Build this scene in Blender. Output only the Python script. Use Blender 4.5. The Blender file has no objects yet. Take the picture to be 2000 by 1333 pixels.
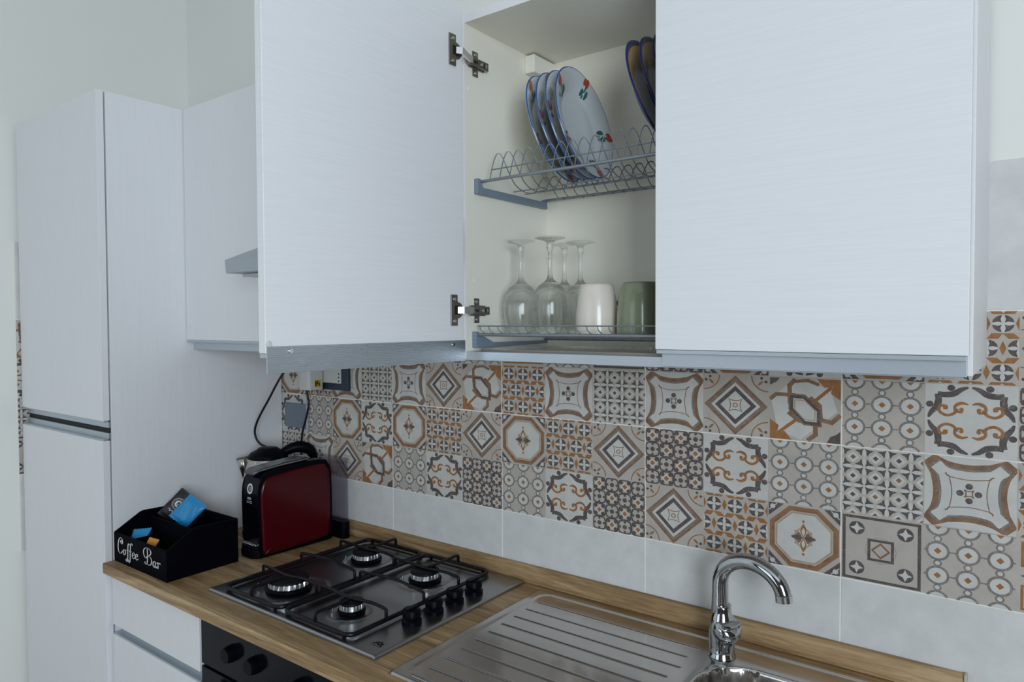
import bpy, bmesh, math, random
from math import sin, cos, pi, radians as R_
from mathutils import Vector, Matrix
random.seed(7)
S = bpy.context.scene
COL = S.collection

# ------------------------------------------------------------------ camera
def set_camera():
    y, p, r = R_(36.8613), R_(-1.5626), R_(-0.2573)
    F = Vector((-sin(y) * cos(p), cos(y) * cos(p), sin(p)))
    rt = Vector((cos(y), sin(y), 0))
    up = rt.cross(F)
    RR = cos(r) * rt + sin(r) * up
    UU = -sin(r) * rt + cos(r) * up
    cd = bpy.data.cameras.new('camera')
    co = bpy.data.objects.new('camera', cd)
    COL.objects.link(co)
    m = Matrix((RR, UU, -F)).transposed().to_4x4()
    m.translation = Vector((1.499, -1.4166, 1.5279))
    co.matrix_world = m
    cd.sensor_fit = 'HORIZONTAL'
    cd.sensor_width = 36
    cd.lens = 1365.9 / 2000 * 36
    cd.clip_start = 0.02
    S.camera = co
set_camera()

# ------------------------------------------------------------------ light
w = bpy.data.worlds.new('world')
S.world = w
w.use_nodes = True
w.node_tree.nodes['Background'].inputs[0].default_value = (0.62, 0.78, 1.0, 1)
w.node_tree.nodes['Background'].inputs[1].default_value = 0.15

def area(name, loc, target, sx, sy, power, color):
    d = bpy.data.lights.new(name, 'AREA')
    d.shape = 'RECTANGLE'
    d.size, d.size_y = sx, sy
    d.energy = power
    d.color = color
    o = bpy.data.objects.new(name, d)
    COL.objects.link(o)
    o.location = loc
    o.rotation_euler = (Vector(target) - Vector(loc)).to_track_quat('-Z', 'Y').to_euler()
    return o
# daylight through the big window of the right-hand wall; plus a weak fill lamp added behind the camera
area('window_daylight', (3.05, -2.6, 1.7), (.2, -.6, 1.5), 1.2, 1.4, 68, (0.82, 0.915, 1.0))
area('rear_fill', (0, -3.24, 1.7), (0, 0, 1.4), 1.4, 1.4, 9, (0.84, 0.93, 1.0))

S.view_settings.view_transform = 'Standard'
S.view_settings.look = 'None'
S.view_settings.gamma = 1
S.view_settings.use_curve_mapping = False
S.view_settings.exposure = 0.0
S.cycles.max_bounces = 12
S.cycles.transmission_bounces = 12
S.cycles.transparent_max_bounces = 16
S.cycles.caustics_refractive = True

# ------------------------------------------------------------------ materials
def srgb(r, g, b):
    def f(c):
        c /= 255
        return c / 12.92 if c <= .04045 else ((c + .055) / 1.055) ** 2.4
    return (f(r), f(g), f(b), 1)

def mat(name, col, rough=.5, metal=0., spec=.5, trans=0., ior=1.45, coat=0.):
    m = bpy.data.materials.new(name)
    m.use_nodes = True
    b = m.node_tree.nodes['Principled BSDF']
    b.inputs['Base Color'].default_value = col
    b.inputs['Roughness'].default_value = rough
    b.inputs['Metallic'].default_value = metal
    b.inputs['Specular IOR Level'].default_value = spec
    b.inputs['Transmission Weight'].default_value = trans
    b.inputs['IOR'].default_value = ior
    b.inputs['Coat Weight'].default_value = coat
    return m

def N(m, t, **k):
    n = m.node_tree.nodes.new(t)
    for a, v in k.items():
        if a in ('inputs',):
            for i, x in v.items():
                n.inputs[i].default_value = x
        else:
            setattr(n, a, v)
    return n

def L(m, a, b):
    m.node_tree.links.new(a, b)

def coords(m, scale):
    tc = N(m, 'ShaderNodeTexCoord')
    mp = N(m, 'ShaderNodeMapping')
    mp.inputs['Scale'].default_value = scale
    L(m, tc.outputs['Object'], mp.inputs['Vector'])
    return mp.outputs[0]

def noise(m, vec, scale, detail=4, rough=.55, dist=0.):
    n = N(m, 'ShaderNodeTexNoise', inputs={'Scale': scale, 'Detail': detail, 'Roughness': rough, 'Distortion': dist})
    L(m, vec, n.inputs['Vector'])
    return n.outputs['Fac']

def ramp(m, fac, stops):
    r = N(m, 'ShaderNodeValToRGB')
    e = r.color_ramp.elements
    while len(e) < len(stops):
        e.new(0.5)
    for i, (p, c) in enumerate(stops):
        e[i].position = p
        e[i].color = c
    L(m, fac, r.inputs[0])
    return r.outputs[0]

def bump(m, fac, strength, dist=.001):
    b = N(m, 'ShaderNodeBump', inputs={'Strength': strength, 'Distance': dist})
    L(m, fac, b.inputs['Height'])
    L(m, b.outputs[0], m.node_tree.nodes['Principled BSDF'].inputs['Normal'])

def base(m, out):
    L(m, out, m.node_tree.nodes['Principled BSDF'].inputs['Base Color'])

def laminate(name, col, sc):
    m = mat(name, col, .42, spec=.35)
    v = coords(m, sc)
    n = noise(m, v, 1.0, 6, .7)
    c2 = tuple(c * .965 for c in col[:3]) + (1,)
    base(m, ramp(m, n, [(.38, c2), (.62, col)]))
    bump(m, n, .12, .0006)
    return m
WH = (.80, .81, .83, 1)
M_white_v = laminate('white_laminate_vertical', WH, (260, 260, 7))
M_white_h = laminate('white_laminate_horizontal', WH, (7, 7, 260))
M_white_plain = mat('white_melamine', (.80, .80, .80, 1), .45, spec=.35)
M_cream = mat('cream_melamine', (.87, .85, .75, 1), .5, spec=.3)

M_wall = mat('cream_wall_paint', (.84, .85, .81, 1), .85, spec=.2)
bump(M_wall, noise(M_wall, coords(M_wall, (1, 1, 1)), 260, 3), .08, .0006)
M_room = mat('taupe_wall_paint', (.10, .085, .07, 1), .9, spec=.2)
M_ceil = mat('white_ceiling_paint', (.8, .8, .8, 1), .9, spec=.2)

M_floor = mat('grey_floor_tiles', (.35, .33, .30, 1), .4)
base(M_floor, ramp(M_floor, noise(M_floor, coords(M_floor, (1, 1, 1)), 6), [(.3, (.50, .46, .41, 1)), (.7, (.58, .54, .49, 1))]))

def mottled(name, col, amt=.12, scale=14, rough=.55, worn=None, wt=.62):
    m = mat(name, col, rough, spec=.3)
    v = coords(m, (1, 1, 1))
    lo = tuple(c * (1 - amt) for c in col[:3]) + (1,)
    hi = tuple(min(1, c * (1 + amt)) for c in col[:3]) + (1,)
    a = ramp(m, noise(m, v, scale, 5), [(.3, lo), (.7, hi)])
    if worn:
        f = ramp(m, noise(m, v, 520, 3, .6), [(wt, (0, 0, 0, 1)), (wt + .08, (1, 1, 1, 1))])
        f2 = ramp(m, noise(m, v, 45, 3, .6), [(.45, (.15, .15, .15, 1)), (.75, (1, 1, 1, 1))])
        mu = N(m, 'ShaderNodeMath', operation='MULTIPLY')
        L(m, f, mu.inputs[0])
        L(m, f2, mu.inputs[1])
        mx = N(m, 'ShaderNodeMix', data_type='RGBA')
        L(m, mu.outputs[0], mx.inputs[0])
        L(m, a, mx.inputs[6])
        mx.inputs[7].default_value = worn
        base(m, mx.outputs[2])
    else:
        base(m, a)
    return m
BG = (.475, .435, .39, 1)
M_tile_plain = mottled('light_grey_tile', (.66, .66, .65, 1), .07, 22, .5)
M_grout = mat('pale_grout', (.86, .83, .77, 1), .9, spec=.1)
TM = {
    'bg': mottled('tile_ground', BG, .10, 18),
    'W': mottled('tile_white_glaze', (.58, .57, .54, 1), .08, 25),
    'D': mottled('tile_dark_print', (.105, .085, .082, 1), .25, 60, worn=BG, wt=.56),
    'G': mottled('tile_grey_print', (.20, .18, .17, 1), .2, 60, worn=BG, wt=.5),
    'B': mottled('tile_brown_print', (.235, .135, .08, 1), .28, 50, worn=BG, wt=.56),
    'O': mottled('tile_orange_print', (.33, .15, .055, 1), .2, 60, worn=BG, wt=.58),
    'T': mottled('tile_tan_print', (.42, .33, .23, 1), .15, 60, worn=BG, wt=.56),
}

def wood_mat(name, along, tint=1.0):
    m = mat(name, (.4, .26, .14, 1), .45, spec=.35)
    sc = {'x': (1.6, 22, 22), 'y': (22, 1.6, 22)}[along]
    v = coords(m, sc)
    n1 = noise(m, v, 1.0, 7, .62, 1.2)
    n2 = noise(m, coords(m, tuple(s * 9 for s in sc)), 1.0, 3, .6)
    cA = tuple(c * tint for c in (.235, .145, .065)) + (1,)
    cB = tuple(c * tint for c in (.400, .265, .135)) + (1,)
    cC = tuple(c * tint for c in (.570, .405, .230)) + (1,)
    a = ramp(m, n1, [(.34, cA), (.50, cB), (.64, cC)])
    b = ramp(m, n2, [(.35, (.72, .70, .68, 1)), (.6, (1, 1, 1, 1))])
    mx = N(m, 'ShaderNodeMix', data_type='RGBA', blend_type='MULTIPLY')
    mx.inputs[0].default_value = 1
    L(m, a, mx.inputs[6])
    L(m, b, mx.inputs[7])
    base(m, mx.outputs[2])
    bump(m, n2, .15, .0006)
    return m
M_wood = wood_mat('oak_laminate', 'x')
M_endcap = mat('pale_end_cap', (.55, .50, .40, 1), .5)

def brushed(name, col, rough, sc, b=.06):
    m = mat(name, col, rough, 1.0)
    bump(m, noise(m, coords(m, sc), 1.0, 3, .6), b, .0005)
    return m
M_alu = brushed('brushed_aluminium', (.62, .66, .70, 1), .38, (8, 8, 900), .1)
M_alu_side = mat('satin_aluminium', (.55, .60, .65, 1), .45, .9)
M_steel_hob = brushed('brushed_hob_steel', (.36, .37, .39, 1), .30, (600, 9, 9), .05)
M_steel_sink = mat('sink_steel', (.56, .54, .52, 1), .2, 1.0)
_v = coords(M_steel_sink, (1, 1, 1))
_n = noise(M_steel_sink, _v, 9, 2, .5, .3)
_rr = N(M_steel_sink, 'ShaderNodeMapRange', inputs={'From Min': .3, 'From Max': .7, 'To Min': .13, 'To Max': .20})
L(M_steel_sink, _n, _rr.inputs[0])
L(M_steel_sink, _rr.outputs[0], M_steel_sink.node_tree.nodes['Principled BSDF'].inputs['Roughness'])
M_steel_kettle = mat('kettle_steel', (.60, .56, .52, 1), .25, 1.0)
M_chrome = mat('chrome', (.52, .54, .57, 1), .05, 1.0)
M_chrome_soft = mat('dull_chrome', (.70, .70, .70, 1), .2, 1.0)
M_hinge = mat('hinge_metal', (.30, .28, .25, 1), .32, 1.0)
M_hinge_bright = mat('hinge_arm_metal', (.75, .75, .78, 1), .3, 1.0)
M_rack = mat('grey_coated_wire', (.28, .31, .34, 1), .35, .7)
M_rack_plastic = mat('blue_grey_plastic', (.20, .26, .33, 1), .4)
M_tray = mat('clear_drip_tray', (.62, .60, .55, 1), .22, .5)
M_black = mat('black_plastic', (.002, .002, .004, 1), .42, spec=.1)
M_black_gloss = mat('black_gloss', (.003, .0035, .007, 1), .14, spec=.14)
M_black_matt = mat('black_painted_wood', (.0015, .0015, .004, 1), .7, spec=.06)
M_iron = mat('black_enamel_rod', (.003, .003, .006, 1), .35, spec=.35)
M_cap = mat('burner_cap', (.004, .004, .006, 1), .5, spec=.2)
M_burner = mat('burner_aluminium', (.66, .67, .68, 1), .3, 1.0)
M_dark = mat('dark_gap', (.01, .01, .012, 1), .7)
M_cable = mat('black_cable', (.005, .005, .007, 1), .45)
M_red = mat('dark_red_lacquer', (.060, .0005, .004, 1), .25, spec=.3, coat=.08)
M_silver_trim = mat('silver_trim', (.16, .17, .18, 1), .22, 1.0)
M_smoke = mat('smoked_clear_plastic', (.75, .72, .78, 1), .02, trans=1.0, ior=1.12)
M_glass = mat('clear_glass', (.97, .98, .97, 1), .0, trans=1.0, ior=1.45)
def thin_mix(m, col, fac):
    nt = m.node_tree
    out = nt.nodes['Material Output']
    tr = N(m, 'ShaderNodeBsdfTransparent')
    tr.inputs[0].default_value = col
    mx = N(m, 'ShaderNodeMixShader')
    mx.inputs[0].default_value = fac
    L(m, nt.nodes['Principled BSDF'].outputs[0], mx.inputs[1])
    L(m, tr.outputs[0], mx.inputs[2])
    L(m, mx.outputs[0], out.inputs[0])
thin_mix(M_smoke, (.90, .89, .91, 1), .84)
thin_mix(M_glass, (.985, .99, .985, 1), .35)
M_plate = mat('white_porcelain', (.62, .68, .70, 1), .12, spec=.5, coat=.3)
M_rim = mat('blue_rim_glaze', (.02, .09, .35, 1), .2)
M_plate_blue = mat('dark_blue_glaze', (.02, .03, .16, 1), .15)
M_plate_ochre = mat('ochre_glaze', (.85, .45, .06, 1), .2)
M_plate_grey = mat('grey_blue_glaze', (.45, .52, .60, 1), .15)
M_tulip = mat('red_flower_print', (.50, .05, .02, 1), .3)
M_leaf = mat('green_leaf_print', (.03, .14, .11, 1), .3)
M_mug_white = mat('cream_stoneware', (.72, .66, .58, 1), .25, coat=.3)
M_mug_green = mat('sage_green_stoneware', (.22, .25, .16, 1), .2, coat=.3)
M_print = mat('white_print', (.62, .64, .66, 1), .5)
M_blue_foil = mat('blue_foil', (.01, .24, .52, 1), .3, spec=.6)
M_black_foil = mat('black_foil', (.012, .011, .012, 1), .35)
M_orange_foil = mat('orange_foil', (.75, .30, .03, 1), .35)
M_socket_dark = mat('dark_socket_frame', (.02, .035, .06, 1), .35)
M_socket_grey = mat('grey_blank_plate', (.17, .21, .26, 1), .4)
M_socket_white = mat('white_plastic', (.60, .60, .58, 1), .4)
M_yellow = mat('yellow_label', (.45, .30, .02, 1), .5)
M_hood = mat('silver_painted_hood', (.42, .46, .50, 1), .4, .4)

# ------------------------------------------------------------------ mesh helpers
def finish(name, bm, mats, parent=None, smooth=False, bevel=0, seg=2, angle=40, loc=None):
    me = bpy.data.meshes.new(name)
    bmesh.ops.recalc_face_normals(bm, faces=bm.faces)
    bm.to_mesh(me)
    bm.free()
    if not isinstance(mats, (list, tuple)):
        mats = [mats]
    for m in mats:
        me.materials.append(m)
    o = bpy.data.objects.new(name, me)
    COL.objects.link(o)
    if parent:
        o.parent = parent
    if smooth:
        for p in me.polygons:
            p.use_smooth = True
        if angle:
            me.set_sharp_from_angle(angle=R_(angle))
    if bevel:
        b = o.modifiers.new('bevel', 'BEVEL')
        b.width = bevel
        b.segments = seg
        b.limit_method = 'ANGLE'
        b.harden_normals = True
        for p in me.polygons:
            p.use_smooth = True
    return o

def box(bm, x0, x1, y0, y1, z0, z1, mi=0):
    v = [bm.verts.new((x, y, z)) for x in (x0, x1) for y in (y0, y1) for z in (z0, z1)]
    fs = []
    for q in ((0, 1, 3, 2), (4, 6, 7, 5), (0, 4, 5, 1), (2, 3, 7, 6), (0, 2, 6, 4), (1, 5, 7, 3)):
        f = bm.faces.new([v[i] for i in q])
        f.material_index = mi
        fs.append(f)
    return v

def boxes(name, lst, m, parent=None, bevel=0.0, seg=2):
    bm = bmesh.new()
    for b in lst:
        box(bm, *b)
    return finish(name, bm, m, parent, bevel=bevel, seg=seg)

def frames(pts, closed=False):
    n = len(pts)
    T = []
    for i in range(n):
        a = pts[(i - 1) % n] if (closed or i > 0) else pts[i]
        b = pts[(i + 1) % n] if (closed or i < n - 1) else pts[i]
        T.append((b - a).normalized())
    up = Vector((0, 0, 1)) if abs(T[0].z) < .9 else Vector((1, 0, 0))
    nrm = (up - T[0] * up.dot(T[0])).normalized()
    out = []
    for t in T:
        nrm = (nrm - t * nrm.dot(t)).normalized()
        out.append((nrm.copy(), t.cross(nrm)))
    return out

def tube(bm, pts, r, seg=8, closed=False, cap=True, mi=0):
    pts = [Vector(p) for p in pts]
    fr = frames(pts, closed)
    rings = []
    for i, p in enumerate(pts):
        rr = r[i] if isinstance(r, (list, tuple)) else r
        a, b = fr[i]
        rings.append([bm.verts.new(p + (a * cos(2 * pi * k / seg) + b * sin(2 * pi * k / seg)) * rr) for k in range(seg)])
    m = len(rings)
    for i in range(m if closed else m - 1):
        A, B = rings[i], rings[(i + 1) % m]
        for k in range(seg):
            f = bm.faces.new((A[k], A[(k + 1) % seg], B[(k + 1) % seg], B[k]))
            f.material_index = mi
    if cap and not closed:
        for rg in (rings[0], rings[-1]):
            f = bm.faces.new(rg)
            f.material_index = mi

def smooth_path(ps, n=8, closed=False):
    ps = [Vector(p) for p in ps]
    out = []
    m = len(ps)
    rng = range(m) if closed else range(m - 1)
    for i in rng:
        p0 = ps[(i - 1) % m] if (closed or i > 0) else ps[0] * 2 - ps[1]
        p1, p2 = ps[i], ps[(i + 1) % m]
        p3 = ps[(i + 2) % m] if (closed or i < m - 2) else ps[-1] * 2 - ps[-2]
        for k in range(n):
            t = k / n
            out.append(.5 * ((2 * p1) + (p2 - p0) * t + (2 * p0 - 5 * p1 + 4 * p2 - p3) * t * t + (3 * p1 - p0 - 3 * p2 + p3) * t ** 3))
    if not closed:
        out.append(ps[-1])
    return out

def lathe(bm, prof, seg=40, cx=0, cy=0, mi=None, closed_prof=False, cap_ends=False):
    rings = []
    for r, z in prof:
        if r < 1e-6:
            rings.append([bm.verts.new((cx, cy, z))])
        else:
            rings.append([bm.verts.new((cx + r * cos(2 * pi * k / seg), cy + r * sin(2 * pi * k / seg), z)) for k in range(seg)])
    n = len(rings)
    for i in range(n if closed_prof else n - 1):
        A, B = rings[i], rings[(i + 1) % n]
        m = mi[i] if mi else 0
        for k in range(seg):
            k2 = (k + 1) % seg
            if len(A) == 1 and len(B) == 1:
                continue
            if len(A) == 1:
                f = bm.faces.new((A[0], B[k2], B[k]))
            elif len(B) == 1:
                f = bm.faces.new((A[k], A[k2], B[0]))
            else:
                f = bm.faces.new((A[k], A[k2], B[k2], B[k]))
            f.material_index = m
    if cap_ends:
        for rg in (rings[0], rings[-1]):
            if len(rg) > 1:
                bm.faces.new(rg)
    return rings

def prism(bm, poly, a0, a1, axis='x', mi=0):
    """poly: 2D outline in the two other axes (order kept), extruded along axis."""
    def P(u, v, a):
        return {'x': (a, u, v), 'y': (u, a, v), 'z': (u, v, a)}[axis]
    A = [bm.verts.new(P(u, v, a0)) for u, v in poly]
    B = [bm.verts.new(P(u, v, a1)) for u, v in poly]
    n = len(poly)
    fs = [bm.faces.new(A), bm.faces.new(B)]
    for i in range(n):
        fs.append(bm.faces.new((A[i], A[(i + 1) % n], B[(i + 1) % n], B[i])))
    for f in fs:
        f.material_index = mi

def rrect(x0, x1, y0, y1, r, n=6):
    out = []
    for cx, cy, a in ((x1 - r, y1 - r, 0), (x0 + r, y1 - r, 90), (x0 + r, y0 + r, 180), (x1 - r, y0 + r, 270)):
        for k in range(n + 1):
            t = R_(a + 90 * k / n)
            out.append((cx + r * cos(t), cy + r * sin(t)))
    return out

def empty(name, loc=(0, 0, 0), label=None, cat=None, group=None):
    o = bpy.data.objects.new(name, None)
    o.empty_display_size = .05
    COL.objects.link(o)
    o.location = loc
    tag(o, label, cat, group)
    return o

def tag(o, label=None, cat=None, group=None, kind=None):
    if label: o['label'] = label
    if cat: o['category'] = cat
    if group: o['group'] = group
    if kind: o['kind'] = kind
    return o

def reroot(root):
    """children were built in world coordinates: make them relative to the Empty at the thing's base"""
    bpy.context.view_layer.update()
    off = Matrix.Translation(root.location)
    for c in root.children:
        c.data.transform(off.inverted())
        for g in c.children:
            g.data.transform(off.inverted())
    return root

def dup(root, loc=None, label=None, rot=None):
    r = root.copy()
    COL.objects.link(r)
    if loc: r.location = loc
    if rot is not None: r.rotation_euler = rot
    if label: r['label'] = label
    for ch in list(root.children):
        c = ch.copy()
        COL.objects.link(c)
        c.parent = r
        for g in ch.children:
            d = g.copy()
            COL.objects.link(d)
            d.parent = c
    return r

# ------------------------------------------------------------------ room shell
XL, XR, YF, ZC = -1.12, 3.1, -3.3, 3.0
CT = 0.875                      # worktop height
tag(boxes('floor', [(XL - .1, XR + .1, YF - .1, .1, -.1, 0)], M_floor), kind='structure')
tag(boxes('ceiling', [(XL - .1, XR + .1, YF - .1, .1, ZC, ZC + .1)], M_ceil), kind='structure')
wall_back = tag(boxes('wall_back', [(XL - .1, XR + .1, 0.008, .1, 0, ZC)], M_wall), kind='structure')
wall_left = tag(boxes('wall_left', [(XL - .1, XL, YF, .008, 0, ZC)], M_wall), kind='structure')
def windowed(name, axis, a0, a1, w0, w1, z0, z1, d0, d1):
    def B(u0, u1, v0, v1, e0, e1):
        return (e0, e1, u0, u1, v0, v1) if axis == 'y' else (u0, u1, e0, e1, v0, v1)
    tag(boxes(name, [B(a0, w0, 0, ZC, d0, d1), B(w1, a1, 0, ZC, d0, d1), B(w0, w1, 0, z0, d0, d1), B(w0, w1, z1, ZC, d0, d1)], M_room), kind='structure')
    m0, m1 = d0 + (d1 - d0) * .3, d0 + (d1 - d0) * .8
    c = (w0 + w1) / 2
    return [B(w0, w0 + .05, z0, z1, m0, m1), B(w1 - .05, w1, z0, z1, m0, m1), B(w0, w1, z0, z0 + .05, m0, m1), B(w0, w1, z1 - .05, z1, m0, m1), B(c - .03, c + .03, z0, z1, m0, m1)]
tag(boxes('window_1', windowed('wall_right', 'y', YF, .008, -3.22, -1.98, .98, 2.42, XR, XR + .1), M_white_plain), kind='structure')
tag(boxes('added_window', windowed('wall_front', 'x', XL, XR, -.72, .72, .98, 2.42, YF, YF - .1), M_white_plain), kind='structure')  # unseen opening, added to go with the rear fill lamp

# ------------------------------------------------------------------ tiled wall: plain tiles, grout, printed patchwork tiles
TW, TZ = 0.4031, 1.043          # tile width; bottom edge of the printed band
CW, CH = TW / 3, .125
TX1 = 2.42                      # the tiles run on past the picture's right edge

def plain_tiles(name, mk, a0, a1, seams, parent):
    """mk(bm, u0, u1, z0, z1, d0, d1) adds one slab"""
    bm = bmesh.new()
    g = .0015
    for z0, z1 in ((TZ - .25, TZ), (TZ + .5, TZ + .75)):
        e = [a0] + [s for s in seams if a0 < s < a1] + [a1]
        for u0, u1 in zip(e, e[1:]):
            mk(bm, u0 + g, u1 - g, z0 + g, z1 - g, .0, .008)
    return finish(name, bm, M_tile_plain, parent, bevel=.0006, seg=1)

def mk_back(bm, u0, u1, z0, z1, d0, d1):
    box(bm, u0, u1, .008 - d1, .008 - d0, z0, z1)

def mk_left(bm, u0, u1, z0, z1, d0, d1):
    box(bm, XL + d0, XL + d1, u0, u1, z0, z1)
seams = [TW * i for i in range(-4, 8)]
plain_tiles('plain_tiles', mk_back, XL, TX1, seams, wall_back)
YL = -.578
plain_tiles('plain_tiles', mk_left, YL, 0, [], wall_left)
bm = bmesh.new()
box(bm, XL, TX1, .0008, .0079, TZ - .25, TZ + .75)
finish('grout', bm, M_grout, wall_back)
bm = bmesh.new()
box(bm, XL + .0001, XL + .0072, YL + .001, 0, TZ - .25, TZ + .75)
finish('grout', bm, M_grout, wall_left)

# --- 2D pattern shapes in cell coordinates [-1,1]^2
class Cell:
    def __init__(s):
        s.out = []              # (material key, level, polygon)

    def clip(s, poly):
        for ax, sg in ((0, 1), (0, -1), (1, 1), (1, -1)):
            q = []
            for i in range(len(poly)):
                a, b = poly[i - 1], poly[i]
                da, db = 1 - sg * a[ax], 1 - sg * b[ax]
                if (da >= 0) != (db >= 0):
                    t = da / (da - db)
                    q.append((a[0] + (b[0] - a[0]) * t, a[1] + (b[1] - a[1]) * t))
                if db >= 0:
                    q.append(b)
            poly = q
            if len(poly) < 3:
                return None
        return poly

    def poly(s, k, lv, pts):
        p = s.clip(list(pts))
        if p:
            s.out.append((k, lv, p))

    def circ(s, k, lv, x, y, r, n=14, ry=None):
        s.poly(k, lv, [(x + r * cos(2 * pi * i / n), y + (ry or r) * sin(2 * pi * i / n)) for i in range(n)])

    def stroke(s, k, lv, pts, w, closed=False):
        n = len(pts)
        L_, R2 = [], []
        for i in range(n):
            a = pts[(i - 1) % n] if (closed or i) else pts[i]
            b = pts[(i + 1) % n] if (closed or i < n - 1) else pts[i]
            c = pts[i]
            d1 = (c[0] - a[0], c[1] - a[1])
            d2 = (b[0] - c[0], b[1] - c[1])
            l1, l2 = math.hypot(*d1) or 1, math.hypot(*d2) or 1
            if d1 == (0, 0): d1, l1 = d2, l2
            if d2 == (0, 0): d2, l2 = d1, l1
            n1 = (-d1[1] / l1, d1[0] / l1)
            n2 = (-d2[1] / l2, d2[0] / l2)
            m = (n1[0] + n2[0], n1[1] + n2[1])
            q = m[0] ** 2 + m[1] ** 2
            f = min(2 / max(q, .3), 2.2)
            ww = w[i] if isinstance(w, (list, tuple)) else w
            h = (m[0] * f * ww / 2 * 1.0, m[1] * f * ww / 2 * 1.0)
            L_.append((c[0] + h[0], c[1] + h[1]))
            R2.append((c[0] - h[0], c[1] - h[1]))
        for i in range(n if closed else n - 1):
            j = (i + 1) % n
            s.poly(k, lv, [L_[i], L_[j], R2[j], R2[i]])

    def ring(s, k, lv, x, y, r, w, n=18, a0=0, a1=360):
        full = a1 - a0 >= 360
        pts = [(x + r * cos(R_(a0 + (a1 - a0) * i / n)), y + r * sin(R_(a0 + (a1 - a0) * i / n))) for i in range(n + (0 if full else 1))]
        s.stroke(k, lv, pts, w, full)

    def petal(s, k, lv, x, y, dx, dy, w):
        pts = []
        l = math.hypot(dx, dy)
        nx, ny = -dy / l, dx / l
        for sg in (1, -1):
            for i in range(6):
                t = i / 6 if sg == 1 else 1 - i / 6
                h = sg * w * sin(pi * t)
                pts.append((x + dx * t + nx * h, y + dy * t + ny * h))
        s.poly(k, lv, pts)

def cat2(ps, n=5, closed=False):
    return [(v.x, v.y) for v in smooth_path([Vector((a, b, 0)) for a, b in ps], n, closed)]

def bow(r, depth, n=6):
    """square with sides bowing inwards, corners at (+-r, +-r)"""
    c = [(-r, -r), (r, -r), (r, r), (-r, r)]
    out = []
    for i in range(4):
        a, b = c[i], c[(i + 1) % 4]
        for k in range(n):
            t = k / n
            x, y = a[0] + (b[0] - a[0]) * t, a[1] + (b[1] - a[1]) * t
            d = depth * 4 * t * (1 - t)
            mx, my = (a[0] + b[0]) / 2, (a[1] + b[1]) / 2
            l = math.hypot(mx, my)
            out.append((x - mx / l * d, y - my / l * d))
    return out

def octa(r, c=.42):
    k = r * c
    return [(r, -k), (r, k), (k, r), (-k, r), (-r, k), (-r, -k), (-k, -r), (k, -r)]

def pat_A(c):
    for sx in (-1, 1):
        for sy in (-1, 1):
            c.poly('D', 1, [(sx, sy), (sx * .56, sy), (sx, sy * .56)])
            c.circ('W', 2, sx * .88, sy * .88, .08, 8)
            c.stroke('W', 2, [(sx * .98, sy * .76), (sx * .76, sy * .98)], .03)
    c.poly('W', 1, octa(.95))
    c.stroke('B', 2, octa(.89), .15, True)
    c.stroke('O', 3, octa(.92), .05, True)
    c.stroke('T', 2, octa(.77), .06, True)
    for d, k in (((0, .46), 'O'), ((0, -.46), 'O'), ((.36, 0), 'D'), ((-.36, 0), 'D')):
        c.petal(k, 3, 0, 0, d[0], d[1], .09)
    c.petal('W', 4, 0, .06, 0, .26, .05)
    c.petal('W', 4, 0, -.06, 0, -.26, .05)
    for sx in (-1, 1):
        for sy in (-1, 1):
            c.petal('B', 3, sx * .05, sy * .05, sx * .2, sy * .16, .05)
            c.petal('T', 3, sx * .28, sy * .02, -sx * .20, sy * .3, .035)
    c.circ('O', 3, 0, .52, .045, 6)
    c.circ('O', 3, 0, -.52, .045, 6)

def tipped(r, tip, mid):
    """concave-sided frame outline: flat tips at the corners, sides bowing in to `mid`"""
    out = []
    for q in range(4):
        ca, sa = cos(q * pi / 2), sin(q * pi / 2)
        side = cat2([(-r, r - tip), (-r + tip, r), (-.45, mid + .06), (0, mid), (.45, mid + .06)], 4)[4:] + [(r - tip, r)]
        side = [(-r, r - tip), (-r + tip, r)] + side[1:]
        out += [(x * ca + y * sa, -x * sa + y * ca) for x, y in side]
    return out

def pat_B(c):
    c.poly('W', 1, [(-1, -1), (1, -1), (1, 1), (-1, 1)])
    c.poly('B', 2, tipped(1.02, .22, .80))
    c.poly('G', 3, tipped(.90, .20, .67))
    c.poly('W', 4, tipped(.85, .20, .61))
    c.stroke('B', 5, tipped(.53, .02, .38), .022, True)
    for a in range(4):
        x, y = cos(a * pi / 2), sin(a * pi / 2)
        c.circ('D', 5, x * .20, y * .20, .085, 10)
        c.circ('G', 5, cos(a * pi / 2 + pi / 4) * .12, sin(a * pi / 2 + pi / 4) * .12, .035, 6)
    c.stroke('B', 6, [(-.07, -.07), (.07, -.07), (.07, .07), (-.07, .07)], .03, True)

def pat_C(c):
    n = 3.5
    s_ = 2 / n
    for i in range(5):
        for j in range(5):
            x, y = -1 + s_ * i, 1 - s_ * j
            for a in range(4):
                t = a * pi / 2 + pi / 4
                dx, dy = cos(t), sin(t)
                q = s_ * .40
                c.poly('D', 1, [(x + dx * .03, y + dy * .03), (x + q * dx + .125 * dy, y + q * dy - .125 * dx),
                                (x + q * dx * .86, y + q * dy * .86), (x + q * dx - .125 * dy, y + q * dy + .125 * dx)])
            cx, cy = x + s_ / 2, y - s_ / 2
            d = .075
            c.poly('B' if (i + j) % 3 == 0 else 'D', 3, [(cx - d, cy), (cx, cy - d), (cx + d, cy), (cx, cy + d)])
            c.poly('W', 2, [(cx - .17, cy), (cx, cy - .17), (cx + .17, cy), (cx, cy + .17)])
            for a in range(4):
                c.petal('W', 2, x, y, cos(a * pi / 2) * s_ * .5, sin(a * pi / 2) * s_ * .5, .055)

def dia(r):
    return [(r, 0), (0, r), (-r, 0), (0, -r)]

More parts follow.
